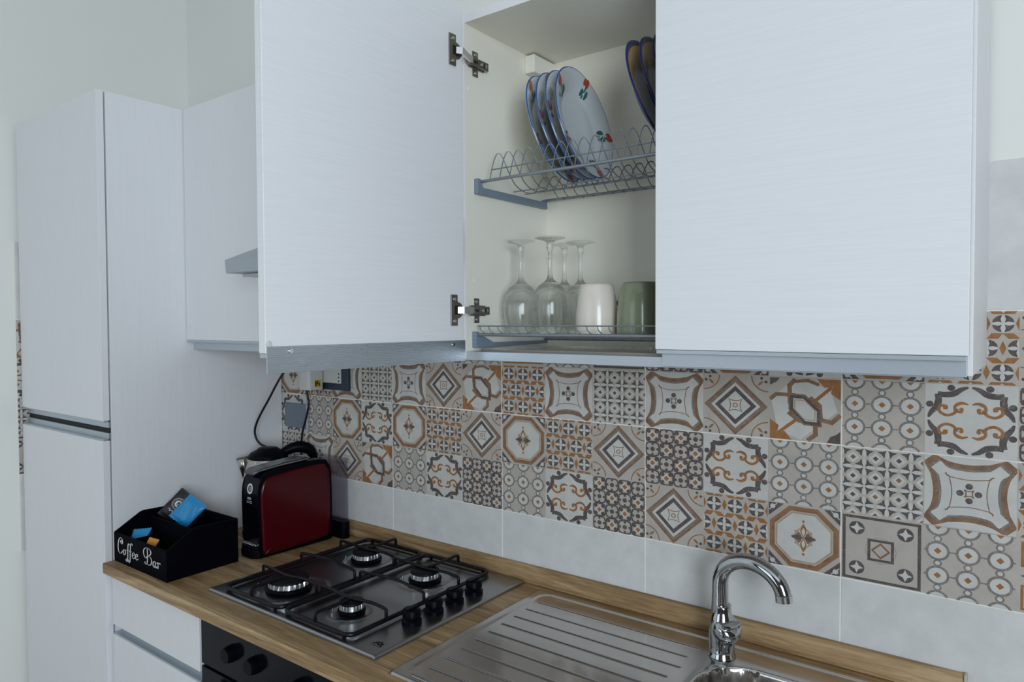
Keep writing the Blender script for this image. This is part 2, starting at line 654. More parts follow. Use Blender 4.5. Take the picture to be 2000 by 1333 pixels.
def pat_D(c):
    c.poly('W', 1, dia(1.0))
    c.stroke('B', 2, dia(.88), .16, True)
    c.stroke('G', 3, dia(.84), .05, True)
    c.stroke('D', 2, dia(.56), .12, True)
    c.stroke('B', 2, bow(.2, .05, 4), .025, True)
    c.ring('O', 2, 0, 0, .07, .03, 8)
    for sx in (-1, 1):
        for sy in (-1, 1):
            a = {(1, 1): 180, (-1, 1): 270, (-1, -1): 0, (1, -1): 90}[(sx, sy)]
            c.ring('B' if sx * sy > 0 else 'O', 2, sx, sy, .5, .035, 10, a, a + 90)
            c.circ('D', 2, sx * .93, sy * .82, .05, 6)
            c.circ('D', 2, sx * .80, sy * .93, .05, 6)
            c.petal('O', 2, sx * .85, sy * .85, -sx * .17, -sy * .17, .04)

def pat_E(c):
    c.poly('W', 1, [(-.3, .95), (-.95, .3), (-.75, -.7), (-.1, -.95), (.9, .0), (.7, .7)])
    for k, r, lv in (('O', .94, 2),):
        c.poly('O', 2, [(.35, .98), (.98, .98), (.98, .35), (.72, .55), (.78, .78), (.55, .72)])
        c.poly('O', 2, [(-.35, -.98), (-.98, -.98), (-.98, -.35), (-.72, -.55), (-.78, -.78), (-.55, -.72)])
    A_ = [(-.98, .1), (-.75, .42), (-.2, .42), (.12, .1), (.12, -.98)]
    c.stroke('B', 3, [(-.98, .28), (-.8, .45), (-.25, .45)], .12)
    c.stroke('B', 3, [(-.45, -.1), (-.15, -.35), (.3, -.4), (.32, -.75), (.1, -.96)], .13)
    c.stroke('B', 3, [(-.25, .95), (-.42, .75), (-.40, .2), (-.18, -.15)], .13)
    c.stroke('B', 3, [(-.25, .88), (.1, .93), (.4, .8)], .10)
    c.stroke('O', 3, [(.25, .25), (.75, .75)], .1)
    c.stroke('O', 3, [(-.25, -.35), (-.75, -.8)], .1)
    c.stroke('B', 3, [(.15, .4), (.42, .15), (.45, -.28), (.75, -.35), (.98, -.1)], .13)
    ring = [(-.38, .42), (.0, .42), (.42, .0), (.42, -.45), (.0, -.42), (-.38, .0)]
    ring = [(x * .98, y * .98) for x, y in ring]
    c.poly('W', 3, ring)
    c.stroke('D', 4, ring, .13, True)
    c.stroke('B', 5, [(x * 1.13, y * 1.13) for x, y in ring], .04, True)
    c.stroke('T', 5, [(x * .72, y * .72) for x, y in ring], .03, True)
    c.poly('D', 2, [(.98, -.98), (.62, -.98), (.72, -.78), (.86, -.72), (.98, -.6)])
    c.poly('D', 2, [(-.98, .98), (-.7, .98), (-.78, .86), (-.98, .74)])

def pat_F(c):
    for j in range(-1, 4):
        for i in range(-1, 4):
            s_ = 2 / 3
            x = -1 + s_ * (i + .5) + (s_ / 2 if j % 2 else 0)
            y = 1 - s_ * (j + .5)
            r = .235
            for a in range(4):
                t = a * pi / 2 + pi / 4
                c.poly('D', 1, [(x + .05 * cos(t), y + .05 * sin(t))] + [(x + r * cos(t + q), y + r * sin(t + q)) for q in (-.62, -.3, 0, .3, .62)])
                c.petal('W', 2, x, y, r * cos(a * pi / 2), r * sin(a * pi / 2), .055)
            yb = y - s_ / 2
            for sg in (-1, 1):
                xx = x + sg * s_ / 4
                c.poly('O', 1, [(xx - .13 - sg * .06, yb + .075), (xx + .11 - sg * .06, yb + .075), (xx + .13 + sg * .06, yb - .075), (xx - .11 + sg * .06, yb - .075)])
            c.poly('O', 1, [(x + s_ / 2 - .075, y), (x + s_ / 2, y + .2), (x + s_ / 2 + .075, y), (x + s_ / 2, y - .2)])

def pat_G(c):
    for i in range(3):
        x = -.68 + .68 * i
        for j in range(4):
            y = 1.0 - .70 * j
            c.circ('W', 2, x, y, .23)
            c.ring('G', 3, x, y, .245, .06)
            d = .09
            c.poly('O', 3, [(x - d, y), (x, y - d), (x + d, y), (x, y + d)])
            c.circ('W', 2, x, y - .35, .07, 10)
            c.ring('G', 3, x, y - .35, .08, .04, 12)
            if i < 2:
                c.stroke('G', 1, [(x + .26, y), (x + .42, y)], .04)
    for j in range(4):
        y = 1.0 - .70 * j
        c.stroke('G', 1, [(.93, y), (1.0, y)], .04)
        c.stroke('G', 1, [(-.93, y), (-1.0, y)], .04)

def pat_H(c):
    c.poly('W', 1, [(-1, -1), (1, -1), (1, 1), (-1, 1)])
    for sx in (-1, 1):
        for sy in (-1, 1):
            for sw in (0, 1):
                def T(p):
                    x, y = p
                    if sw: x, y = y, x
                    return (sx * x, sy * y)
                if sw == 0:
                    s1 = cat2([(.04, .50), (.18, .54), (.32, .45), (.32, .30), (.20, .26), (.17, .36)], 4)
                    s2 = cat2([(.30, .36), (.38, .20), (.56, .14), (.72, .26), (.70, .42), (.56, .42), (.56, .32)], 4)
                    c.stroke('O', 3, [T((a, b * .9)) for a, b in s1], [.03, .05, .06, .07, .08, .09, .09, .09] + [.07] * (len(s1) - 8))
                    c.stroke('O', 3, [T((a * .95, b * .9)) for a, b in s2], .075)
                    c.circ('O', 3, *T((.19, .31)), .05, 8)
                    c.circ('O', 3, *T((.55, .33)), .05, 8)
                    c.petal('B', 3, *T((.36, .24)), *T((-.12, .02)), .03)
                wv = cat2([(.04, .93), (.2, .86), (.36, .74), (.56, .70), (.72, .72)], 4)
                c.stroke('D', 2, [T(p) for p in wv], [.05, .07, .09, .11, .12, .13, .14, .15, .16, .16, .16, .16] + [.15] * (len(wv) - 12))
                c.circ('D', 2, *T((.42, .90)), .09, 9)
                c.circ('W', 3, *T((.62, .86)), .055, 8)

def pat_I(c):
    for i in range(4):
        for j in range(4):
            x, y = -.75 + .5 * i, .75 - .5 * j
            c.stroke('D', 1, cat2([(x - .2, y - .2), (x, y - .235), (x + .2, y - .2), (x + .235, y), (x + .2, y + .2), (x, y + .235), (x - .2, y + .2), (x - .235, y)], 2, True), .055, True)
            if (i + j) % 2 == 0:
                d = .10
                for a in range(4):
                    t = a * pi / 2 + pi / 4
                    c.circ('D', 2, x + .2 * cos(t), y + .2 * sin(t), .075, 8)
                c.poly('W', 3, [(x - d * 1.7, y), (x, y - d * 1.7), (x + d * 1.7, y), (x, y + d * 1.7)])
                c.poly('O', 4, [(x - d, y), (x, y - d), (x + d, y), (x, y + d)])
            else:
                c.circ('D', 2, x, y, .085, 10)
                for a in range(4):
                    t = a * pi / 2
                    c.circ('D', 2, x + .18 * cos(t), y + .18 * sin(t), .05, 6)

def pat_J(c):
    q = .93
    c.stroke('D', 2, [(-q, -q), (q, -q), (q, q), (-q, q)], .08, True)
    for sx in (-1, 1):
        for sy in (-1, 1):
            x, y = sx * .60, sy * .60
            c.circ('D', 2, x, y, .2, 18)
            st = []
            for a in range(8):
                t = a * pi / 4
                r = .175 if a % 2 == 0 else .075
                st.append((x + r * cos(t), y + r * sin(t)))
            c.poly('W', 3, st)
    c.ring('T', 1, 0, 0, .38, .03, 20)
    q = .29
    c.stroke('D', 2, [(-q, -q), (q, -q), (q, q), (-q, q)], .075, True)
    c.stroke('B', 3, dia(.21), .05, True)

def pat_K(c):
    q = .9
    c.stroke('O', 2, [(-q, q), (q, q), (q * .8, q * .35), (-q, q * .3)], .06, True)
    c.stroke('O', 2, [(-q, -q), (q, -q), (q * .8, -q * .35), (-q, -q * .3)], .06, True)
    c.stroke('D', 2, [(-q, 0), (0, .35), (q, 0), (0, -.35)], .05, True)
    c.circ('D', 2, -.45, .62, .11)
    c.circ('B', 2, -.45, -.62, .13)
    c.circ('O', 3, 0, 0, .08)

PATS = {}
for _k, _f in (('A', pat_A), ('B', pat_B), ('C', pat_C), ('D', pat_D), ('E', pat_E), ('F', pat_F),
               ('G', pat_G), ('H', pat_H), ('I', pat_I), ('J', pat_J), ('K', pat_K)):
    _c = Cell()
    _f(_c)
    PATS[_k] = _c.out
KEYS = list(TM)

def band(name, rows, u_of, place, parent):
    """rows: top to bottom strings of pattern letters; place(u, z, d) -> world point"""
    bm = bmesh.new()
    for j, row in enumerate(rows):
        for i, ch in enumerate(row):
            u0, u1 = u_of(i)
            z1 = TZ + .5 - CH * j
            z0 = z1 - CH
            gl = .0015 if (i - OFF[0]) % 3 == 0 else 0
            gr = .0015 if (i - OFF[0]) % 3 == 2 else 0
            gt, gb = (.0015, 0) if j % 2 == 0 else (0, .0015)
            q = [(u0 + gl, z0 + gb), (u1 - gr, z0 + gb), (u1 - gr, z1 - gt), (u0 + gl, z1 - gt)]
            lo, hi = OFF[1]
            q = [(min(max(u, lo), hi), z) for u, z in q]
            if q[1][0] - q[0][0] < .002:
                continue
            A = [bm.verts.new(place(u, z, .008)) for u, z in q]
            B = [bm.verts.new(place(u, z, .0074)) for u, z in q]
            bm.faces.new(A)
            for k in range(4):
                bm.faces.new((A[k], A[(k + 1) % 4], B[(k + 1) % 4], B[k]))
            for si, (key, lv, poly) in enumerate(PATS[ch]):
                pts = []
                for x, y in poly:
                    u = (u0 + u1) / 2 + x * (CW / 2 - .001)
                    z = (z0 + z1) / 2 + y * (CH / 2 - .001)
                    pts.append((u, z))
                if min(p[0] for p in pts) < lo or max(p[0] for p in pts) > hi:
                    pts = [(min(max(u, lo), hi), z) for u, z in pts]
                    ar = sum(pts[k - 1][0] * pts[k][1] - pts[k][0] * pts[k - 1][1] for k in range(len(pts)))
                    if abs(ar) < 1e-7:
                        continue
                f = bm.faces.new([bm.verts.new(place(u, z, .008 + lv * .00006 + si * .0000012)) for u, z in pts])
                f.material_index = KEYS.index(key)
    me = bpy.data.meshes.new(name)
    bm.to_mesh(me)
    bm.free()
    for k in KEYS:
        me.materials.append(TM[k])
    o = bpy.data.objects.new(name, me)
    COL.objects.link(o)
    o.parent = parent
    return o
# columns run from -8 (behind the tall cabinet) to 17
ROWS = ['GFHDIBCA' + 'JEKAFGJIAHFDGCBH',
        'CDAHGFBC' + 'BDEFBCBDEGHIBADF',
        'EFGBHGAH' + 'AFDAFDIHGCBFHIAG',
        'BHIACBDE' + 'GHIGHIDFAJGKCBEH']
ROWS[0] = 'GFHDIBCA' + 'HIGKGJIAHAFDGCBH'
ROWS[1] = 'CDAHAFBC' + 'BDEFBCBDEGHIBADF'
OFF = (8, (XL + .001, TX1))
OFF = ((8 % 3), (XL + .001, TX1))
band('patterned_tiles', ROWS, lambda i: (CW * (i - 8), CW * (i - 7)), lambda u, z, d: (u, .008 - d, z), wall_back)
OFF = (0, (YL, -.001))
band('patterned_tiles', ['EAFDB', 'HGBCI', 'CIDAF', 'JBHEG'], lambda i: (YL + CW * i - .03, YL + CW * (i + 1) - .03), lambda u, z, d: (XL + d, u, z), wall_left)

# ------------------------------------------------------------------ tall cabinet (left)
XS = -.532
ZT, ZB = 2.161, 1.453
t = empty('tall_cabinet', (-.83, -.28, 0), 'tall white cabinet against the left wall, with one door above the other', 'cabinet')
boxes('carcass', [(XL + .012, XS, -.545, -.002, .0, ZT)], M_white_v, t, bevel=.001)
for nm, z0, z1 in (('door', 1.262, ZT), ('door', .12, 1.207)):
    d = boxes(nm, [(XL + .014, XS - .001, -.568, -.549, z0, z1)], M_white_v, t, bevel=.0012)
    zz = z0 if z0 > 1 else z1
    s = -1 if z0 > 1 else 1
    boxes('grip_profile', [(XL + .014, XS - .001, -.5635, -.549, min(zz, zz + s * .004), max(zz, zz + s * .004)),
                           (XL + .014, XS - .001, -.552, -.5485, min(zz, zz + s * .020), max(zz, zz + s * .020))], M_alu_side, d)
boxes('gap_strip', [(XL + .014, XS - .004, -.5478, -.5452, 1.2272, 1.2415)], M_dark, t)
boxes('plinth', [(XL + .014, XS - .004, -.5478, -.5452, .0, .115)], M_alu_side, t)
reroot(t)

# ------------------------------------------------------------------ left wall cabinet, hood cabinet, hood
def wall_cab(name, x0, x1, label, z0=ZB):
    t = empty(name, ((x0 + x1) / 2, -.16, z0), label, 'cabinet')
    boxes('carcass', [(x0, x1, -.309, -.0005, z0, ZT)], M_white_v, t, bevel=.001)
    d = boxes('door', [(x0 + .001, x1 - .001, -.329, -.311, z0 + .026, ZT)], M_white_v, t, bevel=.0012)
    boxes('grip_profile', [(x0 + .003, x1 - .003, -.3285, -.3115, z0 + .0195, z0 + .026), (x0 + .016, x1 - .003, -.3165, -.3105, z0 - .002, z0 + .0195)], M_alu_side, d)
    reroot(t)
    return t
wall_cab('wall_cabinet', XS + .0015, -.070, 'white single-door wall cabinet next to the tall cabinet, left of the range hood')
wall_cab('wall_cabinet', -.067, .529, 'white wall cabinet above the range hood, hidden behind the open door', 1.76)
t = empty('range_hood', (.23, -.2, 1.64), 'grey metal range hood jutting out left of the open cabinet door', 'range hood')
bm = bmesh.new()
prism(bm, [(-.478, 1.648), (-.481, 1.680), (-.33, 1.742), (-.001, 1.742), (-.001, 1.648)], -.067, .529, 'x')
finish('body', bm, M_hood, t, bevel=.002)
boxes('underside_panel', [(-.04, .50, -.45, -.03, 1.640, 1.647)], M_alu_side, t)
boxes('lamp_cover', [(.12, .34, -.425, -.38, 1.636, 1.639)], M_socket_white, t)
reroot(t)

# ------------------------------------------------------------------ plate cabinet with the open door
X0, X1, XI = .532, 1.4325, .550
t = empty('plate_cabinet', (.98, -.16, ZB), 'white wall cabinet with cream inside, left door open showing plates and glasses', 'cabinet')
bm = bmesh.new()
box(bm, X0, XI, -.309, -.0005, ZB, ZT)
finish('side_panel', bm, M_cream, t, bevel=.0008)
boxes('side_panel', [(X1 - .018, X1, -.309, -.0005, ZB, ZT)], M_white_plain, t, bevel=.0008)
boxes('top_panel', [(XI, X1 - .018, -.309, -.0005, ZT - .018, ZT)], M_cream, t, bevel=.0005)
boxes('back_panel', [(XI, X1 - .018, -.006, -.0012, ZB + .01, ZT - .018)], M_cream, t)
boxes('bottom_frame', [(XI - .016, X1 - .018, -.3095, -.291, ZB - .004, ZB + .014), (XI, X1 - .018, -.03, -.006, ZB, ZB + .014), (XI, XI + .012, -.291, -.03, ZB, ZB + .014)], M_alu_side, t, bevel=.0008)
boxes('edge_strip', [(X0, XI, -.3105, -.309, ZB, ZT), (XI, .98, -.3105, -.309, ZT - .018, ZT)], M_white_plain, t)
boxes('hanger_cover', [(XI, XI + .027, -.098, -.006, 2.098, 2.139)], M_cream, t, bevel=.003, seg=3)
# closed door
d = boxes('door', [(.985, X1 - .0035, -.329, -.311, 1.4805, ZT + .002)], M_white_h, t, bevel=.0012)
boxes('grip_profile', [(.987, X1 - .006, -.3285, -.3115, 1.4735, 1.4800), (.992, X1 - .006, -.3165, -.3105, 1.4515, 1.4735)], M_alu_side, d, bevel=.0006)

# open door: local frame with the hinge edge at the origin, x' along the door, y' = thickness
HB = Vector((.567, -.336, 0))
ANG = R_(-92.4)
def D(u, n, z):
    """u: distance from hinge edge, n: distance out from the inner face (+x side), z: height"""
    return Vector((HB.x + u * cos(ANG) - n * sin(ANG), HB.y + u * sin(ANG) + n * cos(ANG), z))
def dbox(bm, u0, u1, n0, n1, z0, z1, mi=0):
    v = [bm.verts.new(D(u, n, z)) for u in (u0, u1) for n in (n0, n1) for z in (z0, z1)]
    for q in ((0, 1, 3, 2), (4, 6, 7, 5), (0, 4, 5, 1), (2, 3, 7, 6), (0, 2, 6, 4), (1, 5, 7, 3)):
        bm.faces.new([v[i] for i in q]).material_index = mi
bm = bmesh.new()
dbox(bm, 0, .447, -.0185, 0, 1.4805, ZT + .002)
d = finish('door', bm, M_white_h, t, bevel=.0012)
bm = bmesh.new()
# ribbed grip profile: saw-tooth section along the door
zs = []
nrib = 15
z0, z1 = 1.449, 1.4915
sec = [(.0008, z0)]
for k in range(nrib):
    a = z0 + (z1 - z0) * k / nrib
    b = z0 + (z1 - z0) * (k + 1) / nrib
    sec += [(.0040, a + (b - a) * .15), (.0040, a + (b - a) * .6), (.0028, a + (b - a) * .72), (.0028, a + (b - a) * .98)]
sec += [(.0008, z1)]
A = [bm.verts.new(D(.0, n, z)) for n, z in sec]
B = [bm.verts.new(D(.446, n, z)) for n, z in sec]
for k in range(len(sec)):
    bm.faces.new((A[k], A[(k + 1) % len(sec)], B[(k + 1) % len(sec)], B[k]))
bm.faces.new(A)
bm.faces.new(B)
dbox(bm, 0, .446, -.0175, .0008, 1.4735, 1.4800)
finish('grip_profile', bm, M_alu, d)
for u in (.035, .405):
    bm = bmesh.new()
    tube(bm, [D(u, .0042, 1.4835), D(u, .0060, 1.4835)], .0035, 10)
    finish('screw', bm, M_chrome_soft, d, smooth=True)
bm = bmesh.new()
tube(bm, [D(.441, .0, 1.4945), D(.441, .0035, 1.4945)], [.006, .0035], 12)
finish('door_buffer', bm, M_socket_white, d, smooth=True)

def hinge(zc):
    bm = bmesh.new()
    # screw plate on the door with its round cup
    dbox(bm, .021, .040, .0, .0032, zc - .031, zc + .031)
    h = finish('hinge', bm, M_hinge, t, bevel=.001)
    bm = bmesh.new()
    pts = [D(.0205 - .0165 * cos(a), 0, zc + .0165 * sin(a)) for a in [2 * pi * k / 24 for k in range(24)]]
    A = [bm.verts.new(p) for p in pts]
    B = [bm.verts.new(p + (D(0, 1, 0) - D(0, 0, 0)) * .0026) for p in pts]
    bm.faces.new(A); bm.faces.new(B)
    for k in range(24):
        bm.faces.new((A[k], A[(k + 1) % 24], B[(k + 1) % 24], B[k]))
    finish('hinge_cup', bm, M_hinge, h, bevel=.0006)
    bm = bmesh.new()
    dbox(bm, .016, .030, .0028, .0038, zc - .009, zc + .009)
    finish('cup_recess', bm, M_dark, h)
    for zz in (zc + .022, zc - .022):
        bm = bmesh.new()
        tube(bm, [D(.030, .0031, zz), D(.030, .0048, zz)], .0035, 12)
        finish('screw', bm, M_hinge_bright, h, smooth=True)
    # bright arm bridging to the cabinet side
    bm = bmesh.new()
    p = [D(.022, .004, zc), D(.012, .012, zc), Vector((XI + .018, -.322, zc)), Vector((XI + .012, -.300, zc))]
    for a, b in zip(p, p[1:]):
        dirv = (b - a).normalized()
        sd = Vector((-dirv.y, dirv.x, 0)) * .0022
        v = [bm.verts.new(q + s_ * sd + Vector((0, 0, zz))) for q in (a, b) for s_ in (-1, 1) for zz in (-.0065, .0065)]
        for q in ((0, 1, 3, 2), (4, 6, 7, 5), (0, 4, 5, 1), (2, 3, 7, 6), (0, 2, 6, 4), (1, 5, 7, 3)):
            bm.faces.new([v[i] for i in q])
    finish('hinge_arm', bm, M_hinge_bright, h)
    # mounting cross on the cabinet side
    bm = bmesh.new()
    box(bm, XI, XI + .002, -.286, -.268, zc - .026, zc + .026)
    box(bm, XI + .002, XI + .011, -.306, -.244, zc - .0085, zc + .0085)
    box(bm, XI, XI + .004, -.300, -.250, zc - .011, zc + .011)
    finish('mounting_plate', bm, M_hinge, h, bevel=.0012)
    for yy, zz, xx in ((-.277, .019, .002), (-.277, -.019, .002), (-.266, 0, .011), (-.253, 0, .011)):
        bm = bmesh.new()
        tube(bm, [(XI + xx, yy, zc + zz), (XI + xx + .0012, yy, zc + zz)], .0036, 12)
        finish('screw', bm, M_hinge_bright, h, smooth=True)
    bm = bmesh.new()
    box(bm, XI + .0105, XI + .0116, -.2635, -.2565, zc - .0035, zc + .0035)
    box(bm, XI + .0105, XI + .0116, -.292, -.280, zc - .0025, zc + .0025)
    finish('adjuster_slot', bm, M_dark, h)
hinge(2.068)
hinge(1.552)
for yy, zz in ((-.296, 2.012), (-.281, 1.615)):
    bm = bmesh.new()
    tube(bm, [(XI, yy, zz), (XI + .0016, yy, zz)], .0035, 12)
    finish('hole_cap', bm, M_cream, t, smooth=True)
reroot(t)

# ------------------------------------------------------------------ upper dish rack
t = empty('dish_rack', (.98, -.15, 1.795), 'grey wire plate rack fixed high inside the open cabinet, plates standing in its loops', 'dish rack')
XE = X1 - .018
bm = bmesh.new()
prism(bm, [(-.282, 1.797), (-.282, 1.829), (-.272, 1.829), (-.268, 1.818), (-.262, 1.812), (-.034, 1.812), (-.032, 1.818), (-.024, 1.818), (-.02, 1.797)], XI + .0003, XI + .011, 'x')
finish('bracket', bm, M_rack_plastic, t, bevel=.001)
bm = bmesh.new()
prism(bm, [(-.282, 1.797), (-.282, 1.829), (-.272, 1.829), (-.268, 1.818), (-.262, 1.812), (-.034, 1.812), (-.032, 1.818), (-.024, 1.818), (-.02, 1.797)], XE - .011, XE - .0003, 'x')
finish('bracket', bm, M_rack_plastic, t, bevel=.001)
bm = bmesh.new()
tube(bm, [(XI + .008, -.270, 1.8235), (XE - .008, -.270, 1.8235)], .0034, 12)
finish('front_rod', bm, M_rack, t, smooth=True)
bm = bmesh.new()
tube(bm, [(XI + .008, -.030, 1.8155), (XE - .008, -.030, 1.8155)], .0034, 12)
finish('rear_rod', bm, M_rack, t, smooth=True)
bm = bmesh.new()
tube(bm, [(XI + .028, -.2575, 1.848), (XE - .02, -.2575, 1.848)], .0014, 8)
tube(bm, [(XI + .030, -.182, 1.8125), (XE - .02, -.182, 1.8125)], .0014, 8)
tube(bm, [(XI + .030, -.140, 1.8130), (XE - .02, -.140, 1.8130)], .0014, 8)
tube(bm, [(XI + .030, -.08, 1.829), (XE - .02, -.08, 1.829)], .0014, 8)
finish('long_wires', bm, M_rack, t, smooth=True)
NL = 31
PX = (XE - XI - .06) / NL
for k in range(NL):
    x = XI + .033 + PX * k
    pts = [(x - .002, -.2675, 1.8235), (x - .0005, -.262, 1.848), (x + .003, -.256, 1.872), (x + .0085, -.250, 1.8825), (x + .0145, -.243, 1.872),
           (x + .019, -.232, 1.848), (x + .022, -.212, 1.822), (x + .024, -.185, 1.8105), (x + .024, -.155, 1.810), (x + .021, -.132, 1.818), (x + .019, -.118, 1.834),
           (x + .021, -.105, 1.850), (x + .027, -.095, 1.853), (x + .031, -.085, 1.838), (x + .031, -.060, 1.816), (x + .031, -.030, 1.812)]
    bm = bmesh.new()
    tube(bm, smooth_path(pts, 4), .00115, 6)
    finish('wire_loop', bm, M_rack, t, smooth=True)
reroot(t)

# ------------------------------------------------------------------ lower rack and drip tray
ZR = 1.5025
t = empty('glass_rack', (.98, -.15, 1.475), 'low grey wire rack at the cabinet bottom carrying upturned glasses and mugs', 'dish rack')
for x0, x1 in ((XI + .0003, XI + .011), (XE - .011, XE - .0003)):
    bm = bmesh.new()
    prism(bm, [(-.291, 1.474), (-.291, 1.508), (-.282, 1.508), (-.276, 1.499), (-.262, 1.497), (-.230, 1.484), (-.022, 1.484), (-.022, 1.477), (-.23, 1.474)], x0, x1, 'x')
    finish('bracket', bm, M_rack_plastic, t, bevel=.001)
bm = bmesh.new()
tube(bm, [(XI + .008, -.283, ZR - .001), (XE - .008, -.283, ZR - .001)], .0034, 12)
finish('front_rod', bm, M_rack, t, smooth=True)
bm = bmesh.new()
tube(bm, [(XI + .008, -.030, 1.4875), (XE - .008, -.030, 1.4875)], .0034, 12)
finish('rear_rod', bm, M_rack, t, smooth=True)
bm = bmesh.new()
tube(bm, [(XI + .012, -.286, 1.5195), (XE - .012, -.286, 1.5195)], .0014, 8)
tube(bm, [(XI + .012, -.160, 1.4985), (XE - .012, -.160, 1.4985)], .0016, 8)
finish('long_wires', bm, M_rack, t, smooth=True)
n = 36
for k in range(n):
    x = XI + .022 + (XE - XI - .044) * k / (n - 1)
    bm = bmesh.new()
    tube(bm, smooth_path([(x - .004, -.286, 1.5185), (x - .003, -.284, 1.511), (x + .003, -.276, 1.5035), (x + .004, -.26, 1.5005), (x + .004, -.15, 1.5005), (x + .004, -.03, 1.4925)], 4), .00115, 6)
    finish('wire', bm, M_rack, t, smooth=True)
reroot(t)
bm = bmesh.new()
pr_ = rrect(XI + .013, XE - .013, -.289, -.032, .02, 5)
def loop(poly, z, off):
    cx, cy = (XI + XE) / 2, -.155
    return [bm.verts.new((cx + (x - cx) * (1 - off / .43), cy + (y - cy) * (1 - off / .12), z)) for x, y in poly]
rings = [loop(pr_, 1.4715, 0), loop(pr_, 1.4720, .006), loop(pr_, 1.4675, .010), loop(pr_, 1.4670, .03), loop(pr_, 1.4655, .03), loop(pr_, 1.4650, .004), loop(pr_, 1.4715, -.0005)]
for A, B in zip(rings, rings[1:]):
    for k in range(len(A)):
        bm.faces.new((A[k], A[(k + 1) % len(A)], B[(k + 1) % len(A)], B[k]))
bm.faces.new(rings[3]); bm.faces.new(rings[4])
t = finish('drip_tray', bm, M_tray, smooth=True)
tag(t, 'shallow metal drip tray under the glasses in the open cabinet', 'tray')

# ------------------------------------------------------------------ plates
def plate_mesh(name, r, mats_profile, mats, deco=None, flat=False):
    """dinner plate, axis = local +z (food side)"""
    prof = [(0, .000), (r * .55, .000), (r * .60, .001), (r * .72, .010), (r * .985, .019), (r, .0205), (r * .992, .0222), (r * (.978 if deco else .965), .0222),
            (r * (.93 if deco else .91), .0205 if deco else .0200), (r * .70, .0125), (r * .62, .0052), (r * .54, .0032), (0, .003)]
    bm = bmesh.new()
    lathe(bm, prof, 56, mi=mats_profile)
    face = [(0, .003)] + [(q / r, z) for q, z in reversed(prof[6:-1])]
    def top(q):
        q /= r
        for (q0, z0), (q1, z1) in zip(face, face[1:]):
            if q0 <= q <= q1:
                return z0 + (z1 - z0) * (q - q0) / (q1 - q0) + .0016
        return .0236
    if deco:
        for ang, rad, sc in deco:
            ca, sa = cos(ang), sin(ang)
            def put(shape, mi, lift):
                vs = []
                for x, y in shape:
                    X = rad + y * sc
                    Y = x * sc
                    wx, wy = X * ca - Y * sa, X * sa + Y * ca
                    vs.append(bm.verts.new((wx, wy, top(math.hypot(wx, wy)) + lift)))
                bm.faces.new(vs).material_index = mi
            el = lambda cx, cy, a, b, n=10: [(cx + a * cos(2 * pi * k / n), cy + b * sin(2 * pi * k / n)) for k in range(n)]
            put(el(0, .45, .22, .38), 2, .0004)
            put(el(.34, .40, .17, .30), 2, .0005)
            put([(-.07, .1), (.08, .1), (.13, -.8), (-.03, -.8)], 3, .0006)
            put(el(-.24, -.40, .16, .34), 3, .0007)
            put(el(.34, -.50, .18, .28), 3, .0007)
    return finish(name, bm, mats, smooth=True, angle=60)

mp_w = [0, 0, 0, 0, 0, 1, 1, 0, 0, 0, 0, 0]
def orient(o, c, lean, yaw):
    """normal = +x leaning up by `lean`, turned about z by yaw; c is the lowest rim point"""
    n = Vector((cos(lean) * cos(yaw), cos(lean) * sin(yaw), sin(lean)))
    q = Vector((0, 0, 1)).rotation_difference(n)
    o.rotation_mode = 'QUATERNION'
    o.rotation_quaternion = q
    o.location = c
PR = .118
white_spec = [
    (.655, -.160, 1.932, 15, 6, 'blue-rimmed white plate furthest left in the upper rack', .2),
    (.681, -.160, 1.933, 14.5, 5, 'blue-rimmed white plate second from the left in the upper rack', 1.0),
    (.703, -.160, 1.933, 14, 5, 'blue-rimmed white plate third from the left, mostly behind the foremost one', 2.1),
    (.728, -.160, 1.9345, 11.7, 3.1, 'white plate with red flowers fully showing, foremost right of the white ones', .25)]
for i, (x, y, z, lean, yaw, lab, ph) in enumerate(white_spec):
    o = plate_mesh('dinner_plate', PR, mp_w, [M_plate, M_rim, M_tulip, M_leaf],
                   [(ph + k * 2 * pi / 5, PR * .80, .027) for k in range(5)])
    orient(o, (x, y, z), R_(lean), R_(yaw))
    tag(o, lab, 'plate', 'white plates with red flowers in the upper rack')
mp_b = [0, 0, 0, 0, 0, 0, 0, 0, 1, 1, 2, 2]
for i, (x, lab) in enumerate(((.9013, 'dark blue and ochre plate, leftmost of those half hidden by the closed door'),
                              (.929, 'dark blue and ochre plate, second of those half hidden by the closed door'),
                              (.955, 'dark blue and ochre plate showing only a sliver beside the closed door'))):
    o = plate_mesh('dinner_plate', .128, mp_b, [M_plate_blue, M_plate_ochre, M_plate_grey])
    orient(o, (x, -.16, 1.942), R_(20), R_(0))
    tag(o, lab, 'plate', 'dark blue and ochre plates in the upper rack')

# ------------------------------------------------------------------ glasses and mugs (upside down)
def wine_glass(name):
    # profile from rim (z=0) up: outer then inner, closed solid
    outer = [(.0300, 0), (.0345, .018), (.0385, .045), (.0385, .065), (.0345, .085), (.0250, .100), (.0130, .1085), (.0075, .114), (.0052, .122), (.0045, .150),
             (.0048, .172), (.0075, .1775), (.0078, .182), (.0060, .187), (.0120, .1925), (.0310, .1975), (.0318, .1985), (.0310, .1995), (0, .2005)]
    inner = [(0, .1015), (.010, .1005), (.0235, .0955), (.0328, .0825), (.0370, .064), (.0370, .045), (.0331, .018), (.0288, .0003)]
    bm = bmesh.new()
    lathe(bm, inner + outer, 48)
    # join rim
    bm.verts.ensure_lookup_table()
    o = finish(name, bm, M_glass, smooth=True, angle=0)
    return o
ZG = 1.5018
wg = wine_glass('wine_glass')
wg.location = (.612, -.2, ZG)
